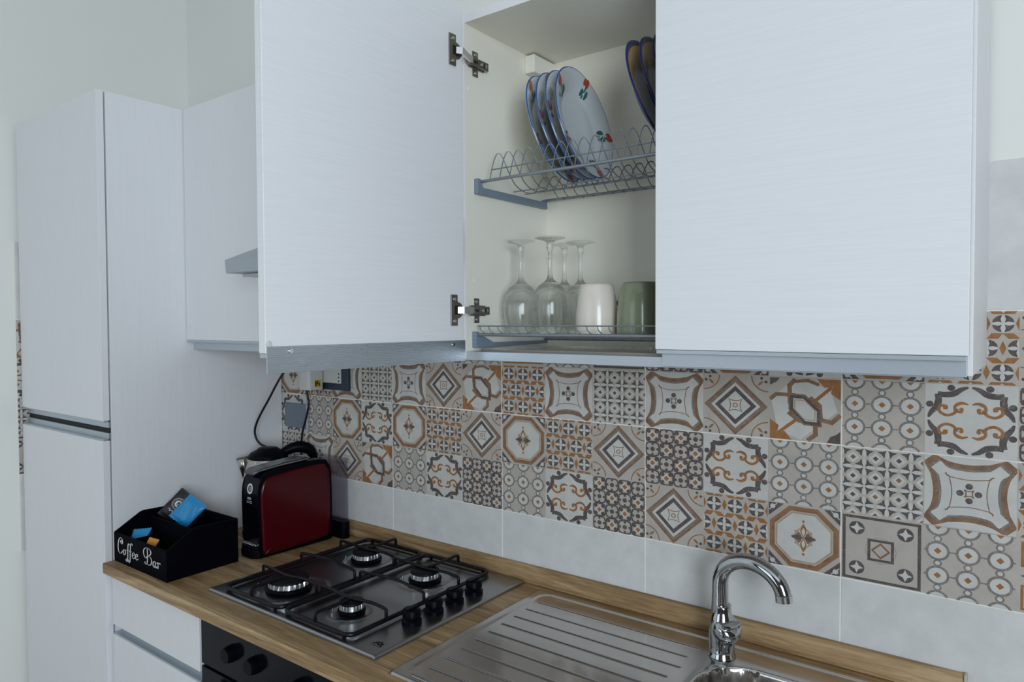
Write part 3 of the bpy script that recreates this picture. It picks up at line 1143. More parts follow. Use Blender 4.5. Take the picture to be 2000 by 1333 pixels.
tag(wg, 'upturned clear wine glass, leftmost of the four, standing apart', 'wine glass', 'upturned wine glasses on the lower rack')
for x, y, lab in ((.697, -.215, 'upturned clear wine glass in front, second from the left'),
                  (.655, -.095, 'upturned clear wine glass behind the front pair, its stem just right of the second stem'),
                  (.703, -.105, 'upturned clear wine glass behind the cream mug, rightmost of the four')):
    c = wg.copy()
    COL.objects.link(c)
    c.location = (x, y, ZG)
    c['label'] = lab

def mug(name, m, r0, r1, h, x, y, lab, hang):
    t = empty(name, (x, y, ZG), lab, 'mug', 'upturned mugs on the lower rack')
    bm = bmesh.new()
    prof = [(r0 - .004, .012), (r0 - .004, .0015), (r0 - .002, 0), (r0, .0015), (r0 + .0005, .02), (r0 - .0002, h * .4), (r0 + (r1 - r0) * .45, h * .75), (r1 + .0015, h - .006), (r1 - .001, h - .001), (r1 - .004, h), (r1 - .009, h - .002), (0, h - .002)]
    prof = [(0, h - .008), (r1 - .006, h - .008), (r0 - .004, h * .5)] + prof
    lathe(bm, prof, 48)
    finish('body', bm, m, t, smooth=True, angle=50)
    bm = bmesh.new()
    ca, sa = cos(hang), sin(hang)
    pts = [(r0 - .002, .022), (r0 + .018, .020), (r0 + .027, .040), (r0 + .022, .062), (r0 - .004, .070)]
    tube(bm, smooth_path([(a * ca, a * sa, z) for a, z in pts], 6), .0045, 10)
    finish('handle', bm, m, t, smooth=True)
mug('mug', M_mug_white, .0425, .0325, .101, .795, -.195, 'cream white mug upside down beside the wine glasses', R_(75))
mug('mug', M_mug_green, .0455, .036, .101, .892, -.195, 'sage green mug upside down next to the closed door', R_(70))

# ------------------------------------------------------------------ worktop, upstand trim
BX0, BX1, BY0, BY1 = 1.0, 1.385, -.475, -.108
WT = CT - .028
bm = bmesh.new()
WX = 1.428
# one mesh with a cut-out for the bowl
xs = [XS + .001, BX0, BX1, WX]
ys = [-.576, BY0, BY1, -.001]
vt = [[bm.verts.new((x, y, CT)) for y in ys] for x in xs]
vb = [[bm.verts.new((x, y, WT)) for y in ys] for x in xs]
for i in range(3):
    for j in range(3):
        if i == 1 and j == 1:
            continue
        bm.faces.new((vt[i][j], vt[i + 1][j], vt[i + 1][j + 1], vt[i][j + 1]))
        bm.faces.new((vb[i][j], vb[i][j + 1], vb[i + 1][j + 1], vb[i + 1][j]))
for i in range(3):
    bm.faces.new((vt[i][0], vb[i][0], vb[i + 1][0], vt[i + 1][0]))
    bm.faces.new((vt[i][3], vt[i + 1][3], vb[i + 1][3], vb[i][3]))
    bm.faces.new((vt[0][i], vt[0][i + 1], vb[0][i + 1], vb[0][i]))
    bm.faces.new((vt[3][i], vb[3][i], vb[3][i + 1], vt[3][i + 1]))
for a, b in (((1, 1), (2, 1)), ((2, 1), (2, 2)), ((2, 2), (1, 2)), ((1, 2), (1, 1))):
    bm.faces.new((vt[a[0]][a[1]], vt[b[0]][b[1]], vb[b[0]][b[1]], vb[a[0]][a[1]]))
wt = finish('worktop', bm, M_wood, bevel=.0018, seg=2)
tag(wt, 'oak-look laminate worktop running under hob and sink', 'worktop')
t = empty('worktop_upstand', (.45, -.01, CT), 'narrow oak-look upstand strip along the foot of the tiled wall', 'upstand')
bm = bmesh.new()
prism(bm, [(-.0105, CT + .001), (-.0105, CT + .0095), (-.0150, CT + .0095), (-.0155, CT + .013), (-.0125, CT + .042), (-.009, CT + .0455), (-.001, CT + .0455), (-.001, CT + .001)], XS + .002, 1.408, 'x')
finish('strip', bm, M_wood, t, bevel=.0008)
boxes('end_cap', [(1.408, 1.4125, -.0170, -.001, CT + .001, CT + .0475)], M_endcap, t, bevel=.001)
reroot(t)

# ------------------------------------------------------------------ base units
t = empty('drawer_unit', (-.30, -.28, 0), 'white base unit with stacked drawers under the left end of the worktop', 'drawer unit')
boxes('carcass', [(XS + .002, -.076, -.53, -.02, .0, WT - .001)], M_white_v, t)
for z0, z1 in ((.700, .832), (.42, .672), (.11, .392)):
    d = boxes('drawer', [(XS + .004, -.079, -.553, -.533, z0, z1)], M_white_v, t, bevel=.0012)
    boxes('grip_profile', [(XS + .004, -.079, -.5505, -.5345, z1, z1 + .0045), (XS + .02, -.079, -.537, -.533, z1 + .0045, min(z1 + .018, WT - .002))], M_alu_side, d)
reroot(t)
t = empty('oven', (.23, -.28, 0), 'black built-in oven under the hob', 'oven')
boxes('body', [(-.074, .528, -.53, -.02, .10, WT - .001)], M_black, t)
boxes('control_panel', [(-.072, .526, -.552, -.531, .725, WT - .003)], M_black_gloss, t, bevel=.0015)
d = boxes('door', [(-.072, .526, -.552, -.531, .16, .718)], M_black_gloss, t, bevel=.0015)
bm = bmesh.new()
tube(bm, smooth_path([(-.03, -.553, .67), (-.03, -.585, .672), (.0, -.592, .672), (.45, -.592, .672), (.48, -.585, .672), (.48, -.553, .67)], 6), .007, 12)
finish('handle', bm, M_black, d, smooth=True)
for x in (.06, .15, .31, .40):
    bm = bmesh.new()
    lathe(bm, [(0, 0), (.019, 0), (.019, .008), (.016, .020), (0, .020)], 24)
    bmesh.ops.transform(bm, matrix=Matrix.Translation((x, -.552, .785)) @ Matrix.Rotation(R_(90), 4, 'X'), verts=bm.verts)
    finish('knob', bm, M_black, t, smooth=True)
reroot(t)
t = empty('sink_unit', (.98, -.28, 0), 'white base unit under the sink', 'base unit')
boxes('carcass', [(.532, .55, -.53, -.02, 0, WT - .001), (1.41, 1.427, -.53, -.02, 0, WT - .001), (.55, 1.41, -.53, -.02, 0, .12), (.55, 1.41, -.035, -.02, .12, WT - .001)], M_white_v, t)
for x0 in (.534, .982):
    d = boxes('door', [(x0, x0 + .444, -.553, -.533, .11, .832)], M_white_v, t, bevel=.0012)
    boxes('grip_profile', [(x0, x0 + .444, -.5505, -.5345, .832, .8365)], M_alu_side, d)
reroot(t)

# ------------------------------------------------------------------ hob
ZH = CT + .0085
t = empty('gas_hob', (.19, -.26, CT), 'stainless steel gas hob with four burners and black pan supports', 'hob')
bm = bmesh.new()
HX0, HX1, HY0, HY1 = -.106, .486, -.513, -.0185
burn = [(.055, -.398, .050, .0155), (.052, -.150, .037, .012), (.285, -.398, .028, .012), (.283, -.162, .037, .012)]
def hobz(x, y):
    e = min(x - HX0, HX1 - x, y - HY0, HY1 - y)
    z = ZH
    if e < .004:
        z = CT + .0035 + (ZH - CT - .0035) * math.sqrt(max(0, 1 - (1 - e / .004) ** 2))
    # shallow pressed field under the pan supports
    q = min(x - (HX0 + .045), .400 - x, y - (HY0 + .022), HY1 - .026 - y)
    z -= .0035 * min(1, max(0, q / .012))
    for bx, by, br, bh in burn:
        d = math.hypot(x - bx, y - by)
        rr = br * 1.55
        if d < rr:
            z += bh * .62 * (.5 + .5 * cos(pi * min(1, d / rr)))
        z += .003 * math.exp(-((d - rr * 1.12) / .007) ** 2)
    return z
def edge_grid(a, b, n):
    e = [0, .0005, .0012, .0022, .0040]
    return [a + q for q in e] + [a + .004 + (b - a - .008) * k / n for k in range(1, n)] + [b - q for q in reversed(e)]
HGX, HGY = edge_grid(HX0, HX1, 140), edge_grid(HY0, HY1, 118)
nx, ny = len(HGX) - 1, len(HGY) - 1
def hobxy(i, j):
    return HGX[i], HGY[j]
G_ = [[bm.verts.new((*hobxy(i, j), hobz(*hobxy(i, j)))) for j in range(ny + 1)] for i in range(nx + 1)]
for i in range(nx):
    for j in range(ny):
        bm.faces.new((G_[i][j], G_[i + 1][j], G_[i + 1][j + 1], G_[i][j + 1]))
bd = [G_[i][0] for i in range(nx + 1)] + [G_[nx][j] for j in range(1, ny + 1)] + [G_[i][ny] for i in range(nx - 1, -1, -1)] + [G_[0][j] for j in range(ny - 1, 0, -1)]
lo = [bm.verts.new((v.co.x, v.co.y, CT + .0002)) for v in bd]
for k in range(len(bd)):
    bm.faces.new((bd[k], bd[(k + 1) % len(bd)], lo[(k + 1) % len(bd)], lo[k]))
bm.faces.new(lo)
finish('top_plate', bm, M_steel_hob, t, smooth=True, angle=50)

def burner(bx, by, br, bh):
    z = ZH + bh * .62 - .006
    bm = bmesh.new()
    lathe(bm, [(0, z), (br * 1.12, z), (br * 1.12, z + .004), (br * .98, z + .006), (br * .98, z + .0075)], 48)
    b = finish('burner', bm, M_black, t, smooth=True)
    bm = bmesh.new()
    # crown with flame slots
    n = 96
    z0, z1 = z + .0075, z + .0185
    ring0, ring1, = [], []
    for k in range(n):
        a = 2 * pi * k / n
        r = br * (.97 if k % 4 < 3 else .90)
        ring0.append(bm.verts.new((bx + br * .97 * cos(a), by + br * .97 * sin(a), z0)))
        ring1.append(bm.verts.new((bx + r * cos(a), by + r * sin(a), z1)))
    for k in range(n):
        bm.faces.new((ring0[k], ring0[(k + 1) % n], ring1[(k + 1) % n], ring1[k]))
    bm.faces.new(ring0); bm.faces.new(ring1)
    finish('burner_crown', bm, M_burner, b)
    bm = bmesh.new()
    lathe(bm, [(0, z1 + .0003), (br * .95, z1 + .0003), (br * .99, z1 + .0022), (br * .97, z1 + .0045), (br * .85, z1 + .0062), (0, z1 + .0068)], 48, bx, by)
    finish('burner_cap', bm, M_cap, b, smooth=True)
    for v in b.data.vertices:
        v.co.x += bx
        v.co.y += by
    bm = bmesh.new()
    a = R_(215)
    q = br * 1.5
    tube(bm, [(bx + q * cos(a), by + q * sin(a), z - .002), (bx + q * cos(a), by + q * sin(a), z + .009)], .0018, 8)
    finish('igniter', bm, M_chrome_soft, b, smooth=True)
for b in burn:
    burner(*b)

def grate(gx0, gx1, bs):
    gy0, gy1 = -.497, -.040
    zf = ZH + .0085
    zu = zf + .0215
    bm = bmesh.new()
    pts = [(x, y, zf) for x, y in rrect(gx0, gx1, gy0, gy1, .022, 6)]
    tube(bm, pts, .0050, 10, closed=True)
    g = finish('pan_support', bm, M_iron, t, smooth=True)
    cx = (gx0 + gx1) / 2
    bars = []
    yb1, yb2 = bs[0][1], bs[1][1]
    for yy, bw in ((yb1 + .012, -.012), (yb1 + .127, .010), (yb2 + .010, -.010)):
        bars.append([(gx0, yy - .004, zf), (gx0, yy - .004, zu - .006), (gx0 + .006, yy - .004, zu), (gx0 + .055, yy + bw * .6, zu), (cx, yy + bw, zu),
                     (gx1 - .055, yy + bw * .2, zu), (gx1 - .006, yy - .008, zu), (gx1, yy - .010, zu - .006), (gx1, yy - .010, zf)])
    for by, y0, sg in ((yb1, gy0, 1), (yb2, gy1, -1)):
        bars.append([(cx + .003, y0, zf), (cx + .003, y0, zu - .006), (cx + .003, y0 + sg * .006, zu), (cx + .003, y0 + sg * .035, zu), (cx + .003, by - sg * .012, zu)])
    for bp in bars:
        bm = bmesh.new()
        tube(bm, smooth_path(bp, 4), .0038, 8)
        finish('support_bar', bm, M_iron, g, smooth=True)
    bm = bmesh.new()
    for x, y in ((gx0 + .02, gy0 + .004), (gx1 - .02, gy0 + .004), (gx0 + .02, gy1 - .004), (gx1 - .02, gy1 - .004)):
        tube(bm, [(x, y, ZH - .004), (x, y, zf)], .004, 8)
    finish('rubber_foot', bm, M_black, g, smooth=True)
grate(-.062, .158, (burn[0], burn[1]))
grate(.172, .394, (burn[2], burn[3]))
for yk in (-.362, -.293, -.224, -.155):
    bm = bmesh.new()
    lathe(bm, [(0, ZH), (.0215, ZH), (.0215, ZH + .008), (.0165, ZH + .0115), (.0150, ZH + .013), (.0195, ZH + .016), (.0190, ZH + .030), (.0175, ZH + .0315), (0, ZH + .0315)], 32, .4365, yk)
    kb = finish('knob', bm, M_black, t, smooth=True, angle=50)
    boxes('knob_grip', [(.4325, .4405, yk - .0175, yk + .0175, ZH + .0318, ZH + .034)], M_black, kb, bevel=.0008)
# printed sunrise mark near the front right corner
bm = bmesh.new()
lx, ly, lz = .452, -.474, ZH + .0002
def lp(pts, z=lz):
    bm.faces.new([bm.verts.new((lx + a, ly + b, z)) for a, b in pts])
ax = R_(-8)
for k in range(9):
    a = ax + R_(k * 22.5)
    r0, r1, hw = .006, .0165 if k % 2 == 0 else .0135, .0015
    lp([(r0 * cos(a) - hw * .4 * sin(a), r0 * sin(a) + hw * .4 * cos(a)), ((r0 + r1) / 2 * cos(a) - hw * sin(a), (r0 + r1) / 2 * sin(a) + hw * cos(a)), (r1 * cos(a), r1 * sin(a)),
        ((r0 + r1) / 2 * cos(a) + hw * sin(a), (r0 + r1) / 2 * sin(a) - hw * cos(a)), (r0 * cos(a) + hw * .4 * sin(a), r0 * sin(a) - hw * .4 * cos(a))])
lp([(.0045 * cos(ax + pi * k / 8), .0045 * sin(ax + pi * k / 8)) for k in range(9)])
for k in range(5):
    lp([(-.013 + k * .0060, -.0065), (-.0105 + k * .0060, -.0065), (-.0105 + k * .0060, -.0035), (-.013 + k * .0060, -.0035)])
finish('printed_mark', bm, M_black_matt, t)
reroot(t)

# ------------------------------------------------------------------ sink
SX0, SX1, SY0, SY1 = .541, 1.420, -.530, -.030
t = empty('sink', (.98, -.28, CT), 'stainless steel inset sink with ribbed drainer left of its bowl', 'sink')
ssm = lambda q: q * q * (3 - 2 * q)
def clamp(v): return min(1, max(0, v))
def rr_dist(x, y, x0, x1, y0, y1, r):
    """inside distance to a rounded rectangle"""
    cx, cy = (x0 + x1) / 2, (y0 + y1) / 2
    qx, qy = abs(x - cx) - (x1 - x0) / 2 + r, abs(y - cy) - (y1 - y0) / 2 + r
    return -(math.hypot(max(qx, 0), max(qy, 0)) + min(max(qx, qy), 0) - r)
def sinkz(x, y):
    e = rr_dist(x, y, SX0, SX1, SY0, SY1, .012)
    z = CT + .0008 + .0032 * ssm(clamp(e / .005))
    q = rr_dist(x, y, SX0 + .020, SX1 - .016, SY0 + .018, SY1 - .014, .03)
    z -= .0026 * ssm(clamp(q / .007))
    # ridges running along the drainer
    for k in range(10):
        ya = -.0975 - .0463 * k
        if abs(y - ya) < .006:
            q = rr_dist(x, y, .580 + .001 * k, .972 if k % 2 == 0 else .966, ya - .0024, ya + .0024, .0023)
            z += .0017 * ssm(clamp((q + .0016) / .0036))
    q = rr_dist(x, y, BX0 + .006, BX1 - .006, BY0 + .006, BY1 - .006, .095)
    if q > -.012:
        z -= .0012 * ssm(clamp((q + .012) / .012))
    if q > 0:
        z -= .150 * (1 - (1 - clamp(q / .045)) ** 2.6) + .004 * clamp(q / .18)
    return z
def grade(a, b, base_, fine):
    out = [a]
    while out[-1] < b - 1e-6:
        v = out[-1]
        st = base_
        for f0, f1, s_ in fine:
            if f0 <= v < f1:
                st = s_
        out.append(min(b, v + st))
    return out
gx = grade(SX0, SX1, .004, [(SX0, SX0 + .032, .0015), (.574, .60, .0015), (.955, .975, .0015), (BX0 - .004, BX0 + .03, .0015), (BX1 - .03, BX1 + .004, .0015)])
gy = grade(SY0, SY1, .0024, [(-.0975 - .0463 * k - .0045, -.0975 - .0463 * k + .0045, .0009) for k in range(10)])
bm = bmesh.new()
GG = [[bm.verts.new((x, y, sinkz(x, y))) for y in gy] for x in gx]
for i in range(len(gx) - 1):
    for j in range(len(gy) - 1):
        bm.faces.new((GG[i][j], GG[i + 1][j], GG[i + 1][j + 1], GG[i][j + 1]))
finish('drainer_and_bowl', bm, M_steel_sink, t, smooth=True, angle=0)
bm = bmesh.new()
lathe(bm, [(0, CT - .1525), (.030, CT - .1525), (.040, CT - .1500), (.043, CT - .1515), (.043, CT - .1530)], 32, 1.19, -.29)
finish('drain', bm, M_chrome_soft, t, smooth=True)
reroot(t)

# ------------------------------------------------------------------ tap
TX, TY = 1.0165, -.096
t = empty('mixer_tap', (TX, TY, CT + .0015), 'chrome swan-neck mixer tap standing behind the sink bowl', 'tap')
zb = CT + .0020
bm = bmesh.new()
lathe(bm, [(0, zb), (.0265, zb), (.0265, zb + .003), (.0240, zb + .006), (.0240, zb + .020), (.0250, zb + .024), (.0250, zb + .045), (.0240, zb + .066), (.021, zb + .078), (.0180, zb + .086), (.0172, zb + .10), (0, zb + .10)], 40, TX, TY)
finish('body', bm, M_chrome, t, smooth=True, angle=60)
bm = bmesh.new()
sx_, sz = TX - .004, zb + .085
yawt = R_(-12)
path = []
rad = .0655
for k in range(4):
    path.append((0, sz + (1.021 - sz) * k / 4))
for k in range(25):
    a = pi - k / 24 * R_(178)
    path.append((rad + rad * cos(a), 1.021 + rad * .82 * sin(a)))
P3 = [(sx_ + u * cos(yawt), TY + u * sin(yawt), z) for u, z in path]
tube(bm, P3, [.0165, .0160, .0158, .0156] + [.0156 - .0014 * k / 24 for k in range(25)], 28)
finish('spout', bm, M_chrome, t, smooth=True)
bm = bmesh.new()
e1, e0 = Vector(P3[-1]), Vector(P3[-2])
dv = (e1 - e0).normalized()
tube(bm, [e1 - dv * .010, e1 - dv * .009, e1 + dv * .003, e1 + dv * .003], [.0140, .0152, .0152, .011], 24)
finish('aerator', bm, M_chrome_soft, t, smooth=True)
# lever: slanted round cap on the front-right of the body, with a flat grip bar on its face
hd = Vector((cos(R_(-30)), sin(R_(-30)), 0))
ax_ = (hd * .66 + Vector((0, 0, .75))).normalized()
c0 = Vector((TX + .004, TY, zb + .046))
bm = bmesh.new()
tube(bm, [c0 - ax_ * .004, c0 + ax_ * .004, c0 + ax_ * .018, c0 + ax_ * .026, c0 + ax_ * .029, c0 + ax_ * .030], [.0240, .0275, .0272, .0240, .015, .004], 36)
h = finish('lever', bm, M_chrome, t, smooth=True, angle=60)
side = Vector((-hd.y, hd.x, 0))
up_ = ax_.cross(side)
bm = bmesh.new()
secs = []
for k in range(7):
    tt = k / 6 * 2 - 1
    wd = .0085 * math.sqrt(max(.08, 1 - tt ** 4))
    c = c0 + ax_ * .0305 + side * (.0215 * tt) - up_ * .002
    secs.append([bm.verts.new(c + up_ * wd * cos(2 * pi * q / 16) + ax_ * (.0060 * sin(2 * pi * q / 16))) for q in range(16)])
for A, B in zip(secs, secs[1:]):
    for q in range(16):
        bm.faces.new((A[q], A[(q + 1) % 16], B[(q + 1) % 16], B[q]))
bm.faces.new(secs[0]); bm.faces.new(secs[-1])
finish('lever_grip', bm, M_chrome, h, smooth=True, angle=60)
bm = bmesh.new()
p = Vector((TX, TY, zb + .030)) + hd * .0245
tube(bm, [p, p + hd * .0018], .0032, 12)
finish('set_screw_cap', bm, M_socket_dark, t, smooth=True)
reroot(t)

# ------------------------------------------------------------------ wall sockets
t = empty('blank_wall_plate', (-.445, -.001, 1.22), 'blue-grey blank plate on the patterned tiles near the tall cabinet', 'wall plate')
boxes('plate', [(-.508, -.392, -.0085, -.0005, 1.183, 1.263)], M_socket_grey, t, bevel=.002)
boxes('edge_trim', [(-.3918, -.3845, -.0105, -.0005, 1.183, 1.263)], M_alu_side, t, bevel=.001)
reroot(t)
t = empty('wall_socket', (-.24, -.001, 1.34), 'dark-framed wall socket just below the open door', 'socket')
boxes('frame', [(-.320, -.182, -.0105, -.0005, 1.318, 1.398)], M_socket_dark, t, bevel=.002)
boxes('insert', [(-.306, -.212, -.0145, -.0106, 1.340, 1.392)], M_socket_white, t, bevel=.001)
boxes('socket_holes', [(-.2235, -.2185, -.0150, -.0146, 1.345, 1.350), (-.2235, -.2185, -.0150, -.0146, 1.356, 1.361), (-.2235, -.2185, -.0150, -.0146, 1.367, 1.372)], M_dark, t)
reroot(t)
t = empty('plug_adapter', (-.285, -.035, 1.34), 'white plug adapter with a yellow label in the socket, black cord leaving it', 'plug adapter')
bm = bmesh.new()
prism(bm, rrect(-.345, -.290, -.075, -.0150, .012, 5), 1.319, 1.385, 'z')
finish('body', bm, M_socket_white, t, bevel=.002)
boxes('yellow_label', [(-.2898, -.2892, -.052, -.030, 1.328, 1.350)], M_yellow, t)
boxes('label_print', [(-.2891, -.2889, -.050, -.046, 1.332, 1.346), (-.2891, -.2889, -.043, -.039, 1.336, 1.346), (-.2891, -.2889, -.036, -.033, 1.332, 1.340)], M_black_matt, t)
reroot(t)

# ------------------------------------------------------------------ coffee station box
KX0, KX1, KY0, KY1 = -.5285, -.242, -.546, -.348
t = empty('coffee_organizer', (-.385, -.447, CT), 'black wooden organizer box with white lettering at the worktop end', 'organizer')
side = [(KY0, CT), (KY0, CT + .079), (KY0 + .070, CT + .120), (KY0 + .080, CT + .1225), (KY1, CT + .119), (KY1, CT)]
side = [(a, b + .0) for a, b in side]
bm = bmesh.new()
for x0, x1 in ((KX0, KX0 + .006), (KX1 - .006, KX1)):
    prism(bm, side, x0, x1, 'x')
box(bm, KX0 + .006, KX1 - .006, KY0, KY0 + .006, CT, CT + .079)
box(bm, KX0 + .006, KX1 - .006, KY1 - .006, KY1, CT, CT + .119)
box(bm, KX0 + .006, KX1 - .006, KY0 + .006, KY1 - .006, CT, CT + .006)
finish('box', bm, M_black_matt, t, bevel=.0008)
boxes('divider', [(KX0 + .006, KX1 - .006, KY0 + .088, KY0 + .093, CT + .006, CT + .108)], M_black_matt, t)
boxes('divider', [(-.435, -.430, KY0 + .006, KY0 + .088, CT + .006, CT + .074)], M_black_matt, t)
boxes('divider', [(-.41, -.405, KY0 + .093, KY1 - .006, CT + .006, CT + .108)], M_black_matt, t)

# lettering drawn as pen strokes: (points, (thin, thick)); unit = x-height
def pen(bm, origin, ux, uz, nrm, pts, w0, w1, sc, n=7):
    P = smooth_path([Vector((a, b, 0)) for a, b in pts], n)
    m = len(P)
    Ls, Rs = [], []
    for i, p in enumerate(P):
        d = (P[min(i + 1, m - 1)] - P[max(i - 1, 0)])
        d.normalize()
        nn = Vector((-d.y, d.x, 0))
        wv = (w0 + (w1 - w0) * min(1, abs(d.y)) ** 2) * .5
        if i in (0, m - 1): wv *= .4
        Ls.append(p + nn * wv); Rs.append(p - nn * wv)
    def W(q):
        return origin + ux * (q.x * sc[0]) + uz * (q.y * sc[1]) + nrm
    a = [bm.verts.new(W(q)) for q in Ls]
    b = [bm.verts.new(W(q)) for q in Rs]
    for i in range(m - 1):
        bm.faces.new((a[i], a[i + 1], b[i + 1], b[i]))
LET = [
    # C
    ([(1.25, 2.05), (1.1, 2.30), (.85, 2.20), (.95, 1.85), (1.25, 1.75), (1.45, 2.1), (1.25, 2.6), (.85, 2.75), (.35, 2.3), (.08, 1.3), (.15, .45), (.55, .02), (1.0, .15), (1.4, .6)], 0),
    # o
    ([(.45, 1.0), (.12, .75), (.08, .3), (.35, .02), (.68, .3), (.68, .75), (.45, 1.0), (.72, .92), (.95, .98)], 1.5),
    # f
    ([(.95, 2.0), (.80, 2.25), (.58, 2.05), (.46, 1.0), (.40, -.3), (.18, -.95), (-.10, -.8), (.02, -.5)], 2.45),
    ([(.1, .98), (.9, 1.05)], 2.45),
    ([(1.15, 2.15), (.92, 2.45), (.62, 2.2), (.46, 1.0), (.40, -.3), (.18, -.95), (-.10, -.8), (.02, -.5)], 3.15),
    ([(.1, .98), (.95, 1.05)], 3.15),
    # e e
    ([(.1, .5), (.55, .62), (.68, .88), (.45, 1.02), (.15, .75), (.12, .3), (.38, .0), (.85, .35)], 4.1),
    ([(.1, .5), (.55, .62), (.68, .88), (.45, 1.02), (.15, .75), (.12, .3), (.38, .0), (.9, .35)], 5.0),
    # B
    ([(1.1, 1.35), (.75, 1.0), (.3, 1.3), (.15, 2.0), (.5, 2.55), (1.2, 2.75), (1.95, 2.55), (2.1, 2.1), (1.75, 1.65), (1.3, 1.5)], 7.2),
    ([(1.15, 2.6), (1.2, 1.6), (1.1, .3), (.75, -.02), (.45, .2), (.7, .35)], 7.2),
    ([(1.3, 1.5), (2.0, 1.35), (2.3, .8), (1.95, .15), (1.3, .02), (1.0, .2)], 7.2),
    # a
    ([(.72, .85), (.45, 1.0), (.12, .65), (.15, .15), (.42, .05), (.72, .5)], 9.75),
    ([(.78, 1.0), (.72, .4), (.85, .03), (1.1, .25)], 9.75),
    # r
    ([(.0, .8), (.22, 1.02), (.30, .5), (.25, .0)], 10.85),
    ([(.28, .6), (.5, .98), (.78, 1.02), (.85, .82)], 10.85),
]
org = Vector((KX0 + .024, KY0, CT + .027))
for lo_, hi_, word in ((0, 7, 'Coffee'), (7, 12, 'Bar')):
    bm = bmesh.new()
    for pts, off in LET:
        if lo_ <= off < hi_:
            pen(bm, org, Vector((1, 0, 0)), Vector((0, 0, 1)), Vector((0, -.0006, 0)), [(a + off, b) for a, b in pts], .08, .27, (.0198, .0158))
    tx = finish('lettering', bm, M_print, t)
    tag(tx, 'white script lettering reading ' + word)
reroot(t)

# sachets in the organizer
def sachet(name, c, ux, uz, wd, ht, m, label, deco=None):
    ux, uz = Vector(ux).normalized(), Vector(uz).normalized()
    n = ux.cross(uz).normalized()
    bm = bmesh.new()
    nu, nv = 14, 18
    F_, B_ = [], []
    for i in range(nu + 1):
        fr, br_ = [], []
        for j in range(nv + 1):
            u, v = i / nu * 2 - 1, j / nv * 2 - 1
            b = .006 * max(0, (1 - u * u)) ** .5 * max(0, 1 - v ** 4)
            if abs(v) > .86: b = .0004
            wr = .0010 * sin(9 * u + 5 * v) * (1 - abs(v))
            ed = .0012 * (1 if (i % 2) else -1) if j in (0, nv) else 0
            p = Vector(c) + ux * (u * wd / 2) + uz * (v * ht / 2 + ed)
            fr.append(bm.verts.new(p + n * (b + wr + .0003)))
            br_.append(bm.verts.new(p - n * (b - wr + .0003)))
        F_.append(fr); B_.append(br_)
    for i in range(nu):
        for j in range(nv):
            bm.faces.new((F_[i][j], F_[i + 1][j], F_[i + 1][j + 1], F_[i][j + 1]))
            bm.faces.new((B_[i][j], B_[i][j + 1], B_[i + 1][j + 1], B_[i + 1][j]))
    for i in range(nu):
        bm.faces.new((F_[i][0], B_[i][0], B_[i + 1][0], F_[i + 1][0]))
        bm.faces.new((F_[i][nv], F_[i + 1][nv], B_[i + 1][nv], B_[i][nv]))
    for j in range(nv):
        bm.faces.new((F_[0][j], F_[0][j + 1], B_[0][j + 1], B_[0][j]))
        bm.faces.new((F_[nu][j], B_[nu][j], B_[nu][j + 1], F_[nu][j + 1]))
    o = finish(name, bm, m, smooth=True, angle=70)
    tag(o, label, 'sachet')
    if deco:
        bm = bmesh.new()
        O = Vector(c) + n * .0068
        def dd(p0, w0, w1, pts):
            pen(bm, O, ux, uz, n * 0, pts, w0, w1, (1, 1), 5)
        cir = lambda x, y, r: [(x + r * cos(2 * pi * k / 12), y + r * sin(2 * pi * k / 12)) for k in range(13)]
        cy = deco
        dd(0, .0009, .0009, cir(0, cy, .0170))
        dd(0, .0007, .0007, cir(0, cy, .0145))
        bm.faces.new([bm.verts.new(O + ux * a + uz * b) for a, b in cir(0, cy, .0105)[:-1]])
        dd(0, .001, .002, [(-.014, cy - .026), (-.008, cy - .022), (-.006, cy - .029), (.0, cy - .023), (.004, cy - .029), (.010, cy - .022), (.014, cy - .028)])
        pr_o = finish('printed_emblem', bm, M_print, o)
        bm = bmesh.new()
        O = O + n * .0002
        dd(0, .001, .0022, [(-.006, cy + .003), (-.001, cy + .005), (-.003, cy - .003), (.002, cy - .005)])
        dd(0, .001, .0022, [(.001, cy + .005), (.005, cy + .001), (.003, cy - .004), (.007, cy - .003)])
        finish('emblem_figure', bm, M_black_matt, o)
    return o
sachet('coffee_sachet', (-.466, -.400, 1.004), (.66, .44, -.62), (.38, .52, .665), .054, .094, M_black_foil,
       'black coffee sachet with a white round emblem, sticking up out of the organizer', .008)
sachet('coffee_sachet', (-.384, -.412, 1.005), (.79, .39, -.59), (.38, .52, .665), .062, .080, M_blue_foil,
       'bright blue sachet leaning in front of the black one')
sachet('coffee_sachet', (-.480, -.500, .938), (.80, .55, .10), (-.10, .40, .70), .052, .045, M_blue_foil,
       'blue sachet low in the organizer front, only its corner showing')
sachet('sugar_sachet', (-.392, -.510, .936), (.85, .35, -.15), (.1, .4, .7), .032, .032, M_orange_foil,
       'small orange sachet low in the organizer front')

# ------------------------------------------------------------------ kettle
KX, KY = -.394, -.150
t = empty('kettle', (KX, KY, CT), 'steel electric kettle with black lid and handle, behind the coffee machine', 'kettle')
bm = bmesh.new()
lathe(bm, [(0, 0), (.078, 0), (.078, .018), (.074, .022), (0, .022)], 48)
finish('base', bm, M_black, t, smooth=True, angle=40)
bm = bmesh.new()
lathe(bm, [(0, .023), (.076, .023), (.078, .045), (.0785, .10), (.075, .16), (.068, .205), (.061, .235), (.059, .238), (0, .238)], 56)
finish('body', bm, M_steel_kettle, t, smooth=True, angle=50)
bm = bmesh.new()
lathe(bm, [(0, .2385), (.060, .2385), (.0605, .243), (.052, .254), (.036, .262), (.028, .268), (.020, .270), (0, .270)], 40)
finish('lid', bm, M_black, t, smooth=True, angle=60)
